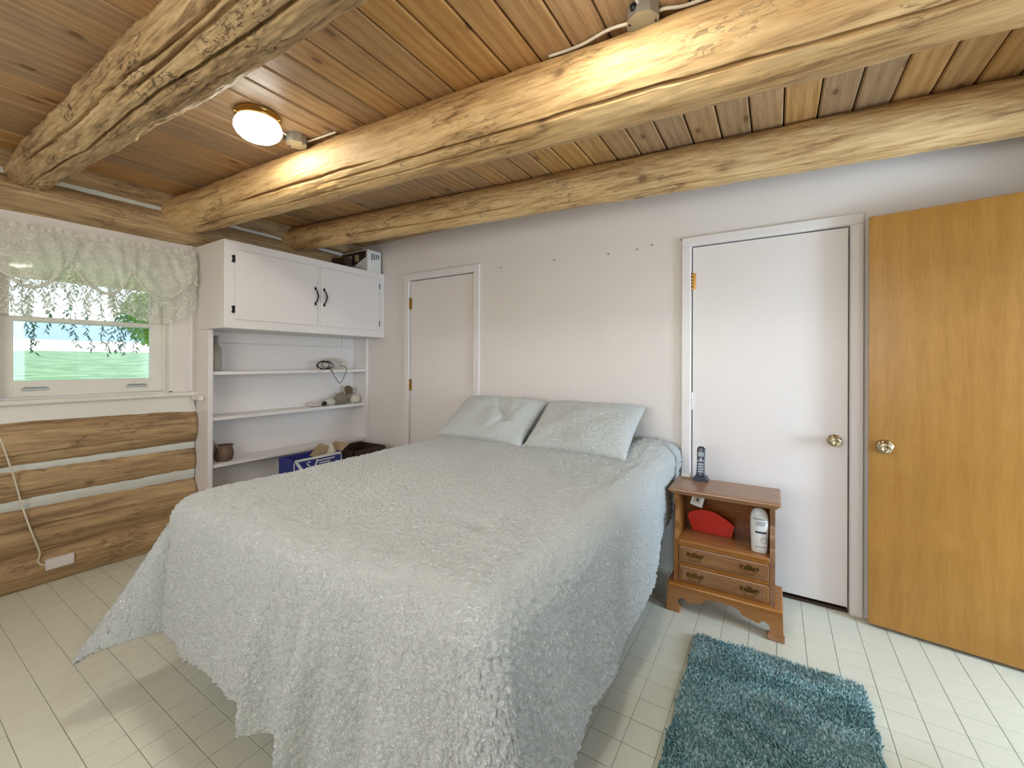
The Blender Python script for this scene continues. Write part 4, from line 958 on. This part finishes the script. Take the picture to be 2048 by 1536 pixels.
hs = handset().build('handset', M['navy_plastic'], ph)
MB().box(-0.015, 0.015, -0.0145, -0.012, 0.112, 0.138, 0.001, RT).build('screen', M['screen'], hs)
ky = MB()
for r in range(4):
    for c in range(3): ky.box(-0.0145+c*0.0105, -0.0065+c*0.0105, -0.0155, -0.012, 0.026+r*0.0135, 0.034+r*0.0135, 0.001, RT)
ky.build('keypad', M['grey_key'], hs)
MB().lathe([(0.008, 0), (0.008, -0.003), (0.004, -0.004)], (0, -0.012, 0.094), 16, 'Y').box(-0.017, -0.010, -0.0145, -0.012, 0.086, 0.092).box(0.010, 0.017, -0.0145, -0.012, 0.086, 0.092).build('buttons', M['grey_key'], hs)
for o_ in hs.children:
    if o_.name.startswith('buttons'):
        for v in o_.data.vertices: v.co = RT @ (v.co+ORG[hs])-ORG[hs]
wi = MB().box(-0.456, -0.404, -0.245, -0.205, zt, zt+0.024, 0.008, seg=3)
wi.build('white_adapter', M['white_plastic'], None, 'small rounded white plastic gadget beside the phone', 'gadget', origin=bounds_origin(wi))

# ---- lotion bottle in the open compartment
zl = 0.3775; LX = -0.0645
lt = thing('lotion_bottle', 'white oval lotion bottle standing in the nightstand compartment', 'bottle', (LX, -0.395, zl))
vs_ = []; fs = []; n = 28
prof = [(0.030, 0.0), (0.034, 0.004), (0.0355, 0.03), (0.0375, 0.08), (0.0395, 0.13), (0.040, 0.16), (0.037, 0.185), (0.031, 0.202), (0.021, 0.213), (0.010, 0.218)]
for r, z in prof:
    for k in range(n): a = 2*PI*k/n; vs_.append((LX+r*math.cos(a), -0.395+r*0.52*math.sin(a), zl+z))
for j in range(len(prof)-1):
    for k in range(n): fs.append((j*n+k, j*n+(k+1) % n, (j+1)*n+(k+1) % n, (j+1)*n+k))
fs += [tuple(range(n))[::-1], tuple(range((len(prof)-1)*n, len(prof)*n))]
MB().add(vs_, fs, True).build('bottle_body', M['white_plastic'], lt)
RYF = Matrix.Rotation(PI/2, 4, 'X')
def wrap(mb):
    out = []
    for x, y, z in mb.v:
        dz = z-zl; r = lerp(prof_l, dz); q = min(0.98, abs(x-LX)/r)
        out.append((x, -0.395-r*0.52*math.sqrt(1-q*q)-0.0006+(y-(-0.395)), z))
    mb.v = out; return mb
prof_l = [(z, r) for r, z in prof]
wrap(text_mb('Aveeno', 0.0155, 0.0002, Matrix.Translation((LX, -0.395, zl+0.168)) @ RYF)).build('lettering', M['ink'], lt)
def bar(x0, x1, z0, z1):
    mb = MB(); mb.grid(12, 3, lambda u, v: (x0+(x1-x0)*u, -0.3952, z0+(z1-z0)*v)); return wrap(mb)
for x0, x1, z in ((-0.080, -0.034, 0.152), (-0.080, -0.038, 0.145), (-0.080, -0.040, 0.138)): bar(x0, x1, zl+z, zl+z+0.0025).build('print_line', M['ink'], lt)
bar(-0.082, -0.034, zl+0.098, zl+0.108).build('dark_band', M['ink'], lt)
rg = MB(); 
for k in range(24):
    a, b_ = 2*PI*k/24, 2*PI*(k+1)/24
    rg.add([(-0.044+r*math.cos(q), -0.3952, zl+0.065+r*math.sin(q)) for r, q in ((0.012, a), (0.0135, a), (0.0135, b_), (0.012, b_))], [(0, 1, 2, 3)])
wrap(rg).build('round_seal', M['ink'], lt)
bar(-0.080, -0.032, zl+0.030, zl+0.0325).build('print_line', M['ink'], lt)

# ---- red fan-shaped scraper and white card in the compartment
fan = [(-0.386, zl+0.001), (-0.412, 0.455), (-0.408, 0.474), (-0.385, 0.488), (-0.350, 0.500), (-0.313, 0.503), (-0.275, 0.497), (-0.235, 0.479), (-0.200, 0.457), (-0.180, 0.441), (-0.196, zl+0.001)]
fm = MB().prism(fan, -0.285, -0.278, 'Y')
fm.build('red_fan', M['red'], None, 'red fan-shaped plastic sheet leaning in the nightstand compartment', 'hand fan', origin=bounds_origin(fm))
cdm = thing('white_card', 'tilted white card with dark print above the red sheet in the nightstand', 'card', (-0.357, -0.30, 0.52))
CT = Matrix.Translation((-0.357, -0.306, 0.565)) @ Matrix.Rotation(math.radians(14), 4, 'Y') @ Matrix.Rotation(math.radians(-12), 4, 'X')
MB().box(-0.031, 0.031, -0.002, 0.002, -0.040, 0.040, 0.001, CT).build('card_sheet', M['white_plastic'], cdm)
MB().box(-0.020, 0.016, -0.003, -0.002, -0.024, 0.022, 0.0, CT).build('card_panel', M['paper'], cdm)
MB().box(-0.006, 0.006, -0.0036, -0.003, -0.014, 0.002, 0.0, CT).box(-0.012, 0.008, -0.0036, -0.003, 0.010, 0.016, 0.0, CT).build('card_print', M['ink'], cdm)

# ================================================================ RUG
RX0, RX1, RY0, RY1 = -0.315, 0.305, -1.62, -0.632
rug = thing('bath_rug', 'small teal shag rug on the floor in front of the nightstand', 'rug', ((RX0+RX1)/2, (RY0+RY1)/2, 0))
MB().box(RX0+0.006, RX1-0.006, RY0+0.006, RY1-0.006, 0.0005, 0.008, 0.002).build('backing', M['rug_back'], rug)
def pile():
    rnd = random.Random(4); vs_ = []; fs = []
    nx, ny = 105, 168
    for i in range(nx):
        for j in range(ny):
            x = RX0+(RX1-RX0)*(i+rnd.uniform(0.1, 0.9))/nx; y = RY0+(RY1-RY0)*(j+rnd.uniform(0.1, 0.9))/ny
            cxr = min(x-RX0, RX1-x, 0.05); cyr = min(y-RY0, RY1-y, 0.05)
            if math.hypot(0.05-cxr, 0.05-cyr) > 0.053 and cxr < 0.05 and cyr < 0.05: continue
            x += 0.006*noise.noise(Vector((y*9, 3, 0))); y += 0.006*noise.noise(Vector((x*9, 7, 0)))
            a = 2.0*PI*noise.noise(Vector((x*4.5, y*4.5, 0.3)))+rnd.uniform(-0.9, 0.9)
            h = 0.021+0.007*noise.noise(Vector((x*14, y*14, 5)))+0.006*noise.noise(Vector((x*55, y*55, 8)))+rnd.uniform(-0.004, 0.005); ln = rnd.uniform(0.005, 0.016)
            dx, dy = math.cos(a)*ln, math.sin(a)*ln; w = 0.0042; b = len(vs_)
            for k in range(3): q = a+2*PI*k/3; vs_.append((x+w*math.cos(q), y+w*math.sin(q), 0.006))
            for k in range(3): q = a+2*PI*k/3; vs_.append((x+dx*0.5+0.85*w*math.cos(q), y+dy*0.5+0.85*w*math.sin(q), 0.006+h*0.65))
            vs_.append((x+dx, y+dy, 0.006+h))
            for k in range(3):
                m_ = (k+1) % 3; fs.append((b+k, b+m_, b+3+m_, b+3+k)); fs.append((b+3+k, b+3+m_, b+6))
    return MB().add(vs_, fs, True)
pile().build('pile', M['pile'], rug, kind='stuff', fix=False)

# ================================================================ OUTSIDE THE WINDOW
def terrain(name, d0, d1, mat, label, fz, cat='ground'):
    mb = MB().grid(40, 40, lambda u, v: (lambda d, y: (-3.97-d, y, fz(d, y)))(d0*(d1/d0)**v if d0 > 0 else d1*v, (-160+420*u)*(0.35+0.65*v) if d1 < 100 else -400+1300*u))
    return mb.build(name, mat, None, label, cat, kind='structure', origin=(-3.97-d0, 0, 0))
terrain('lawn', 0.3, 59.0, M['grass'], 'mown green lawn rising gently outside the window', lambda d, y: 0.040*d-0.08+0.05*noise.noise(Vector((d*0.2, y*0.2, 0))))
terrain('field', 58.0, 190.0, M['field'], 'pale sunlit dry field beyond the lawn', lambda d, y: 2.2+0.044*(d-58)+0.4*noise.noise(Vector((d*0.03, y*0.03, 2))))
hm = MB().grid(120, 12, lambda u, v: (-190-420*v, -500+1900*u, 3+(34+16*noise.noise(Vector((u*9, 0.3, 0)))+7*noise.noise(Vector((u*30, 2, 0))))*math.sin(v*PI/2)**0.8))
hm.build('hills', M['hill'], None, 'hazy blue hills on the horizon outside the window', 'hills', kind='structure', origin=(-300, 300, 0))
def leaf_add(vs_, fs, p, d, l, w, rnd):
    d = d.normalized(); s = d.cross(Vector((rnd.uniform(-1, 1), rnd.uniform(-1, 1), rnd.uniform(-0.3, 1)))); s.normalize(); b = len(vs_)
    n = d.cross(s)*w*0.25
    vs_ += [p[:], (p+d*l*0.45+s*w+n)[:], (p+d*l)[:], (p+d*l*0.45-s*w+n)[:]]
    fs.append((b, b+1, b+2)); fs.append((b, b+2, b+3))
def willow():
    rnd = random.Random(11); vs_ = []; fs = []
    t = thing('willow_tree', 'willow with hanging leafy strands outside the window', 'tree', (-14.6, -3.6, 0.35))
    tr_ = MB().tube(smooth_path([(-14.6, -3.6, 0.3), (-14.7, -3.5, 2.2), (-14.4, -3.3, 4.2), (-14.0, -2.6, 6.0)], 5), [0.34]*5+[0.28]*5+[0.20]*6, 14)
    for k in range(6): tr_.tube(smooth_path([(-14.5, -3.4, 3.4+0.3*k), (-14.0-0.3*k, -2.2+0.8*k*0.6, 5.0+0.2*k), (-13.7, -0.9+k*0.75, 5.4)], 5), [0.12-0.008*i for i in range(11)], 8)
    tr_.build('trunk', M['bark'], t)
    strands = [(-13.4, -0.72, 1.50), (-13.9, -0.62, 1.72), (-13.6, -0.35, 1.95), (-13.4, -0.10, 1.66), (-13.8, 0.06, 2.05), (-13.5, 0.34, 1.60), (-13.9, 0.44, 1.78), (-13.3, 0.62, 1.55), (-13.6, 0.74, 1.50), (-14.0, 0.88, 1.50), (-13.5, 1.02, 1.70), (-13.7, 1.2, 1.58)]
    strands += [(rnd.uniform(-15.5, -12.8), rnd.uniform(-6.0, 3.2), rnd.uniform(2.1, 3.6)) for _ in range(120)]
    for (x, y, zb_) in strands:
        ztop = 5.2+rnd.uniform(-0.4, 0.8); n = int((ztop-zb_)/0.045); ph_ = rnd.uniform(0, 6)
        for k in range(n):
            z = zb_+(ztop-zb_)*k/n; f = (ztop-z)/(ztop-zb_)
            p = Vector((x+0.10*math.sin(z*1.3+ph_), y+0.14*math.sin(z*1.1+ph_*2)+rnd.uniform(-0.03, 0.03), z))
            for q in range(2): leaf_add(vs_, fs, p, Vector((rnd.uniform(-1, 1), rnd.uniform(-1, 1), -0.9)), rnd.uniform(0.09, 0.17), 0.016, rnd)
    MB().add(vs_, fs).build('foliage', M['leaf'], t, kind='stuff', fix=False)
willow()
def bush():
    rnd = random.Random(5); vs_ = []; fs = []
    t = thing('leafy_tree', 'bright green leafy tree at the right side of the window view', 'tree', (-17.0, 3.1, 0.45))
    MB().tube([(-17.0, 3.1, 0.4), (-17.0, 3.05, 1.7), (-16.9, 2.9, 2.6)], [0.12, 0.10, 0.05], 10).build('trunk', M['bark'], t)
    for k in range(5200):
        a, b_ = rnd.uniform(0, 2*PI), math.acos(rnd.uniform(-1, 1)); r = rnd.uniform(0.35, 1.0)**0.5
        p = Vector((-16.9+1.1*r*math.sin(b_)*math.cos(a), 3.0+1.25*r*math.sin(b_)*math.sin(a), 2.75+1.05*r*math.cos(b_)))
        leaf_add(vs_, fs, p, Vector((rnd.uniform(-1, 1), rnd.uniform(-1, 1), -0.5)), rnd.uniform(0.10, 0.16), 0.035, rnd)
    MB().add(vs_, fs).build('foliage', M['leaf_bright'], t, kind='stuff', fix=False)
bush()
ev = thing('roof_eave', 'tan wooden roof eave seen through the top of the window', 'eave', (-4.4, -2.0, 2.0))
for k in range(8):
    a, b_ = -3.96-k*0.130, -3.96-(k+1)*0.130+0.004; za, zb_ = 2.36-k*0.044, 2.36-(k+1)*0.044
    MB().prism([(a, za), (b_, zb_), (b_, zb_+0.02), (a, za+0.02)], -4.6, 0.6, 'Y').build('soffit_board', M['soffit'], ev)
MB().box(-5.03, -5.0, -4.6, 0.6, 1.965, 2.12, 0.003).build('fascia_board', M['soffit'], ev)
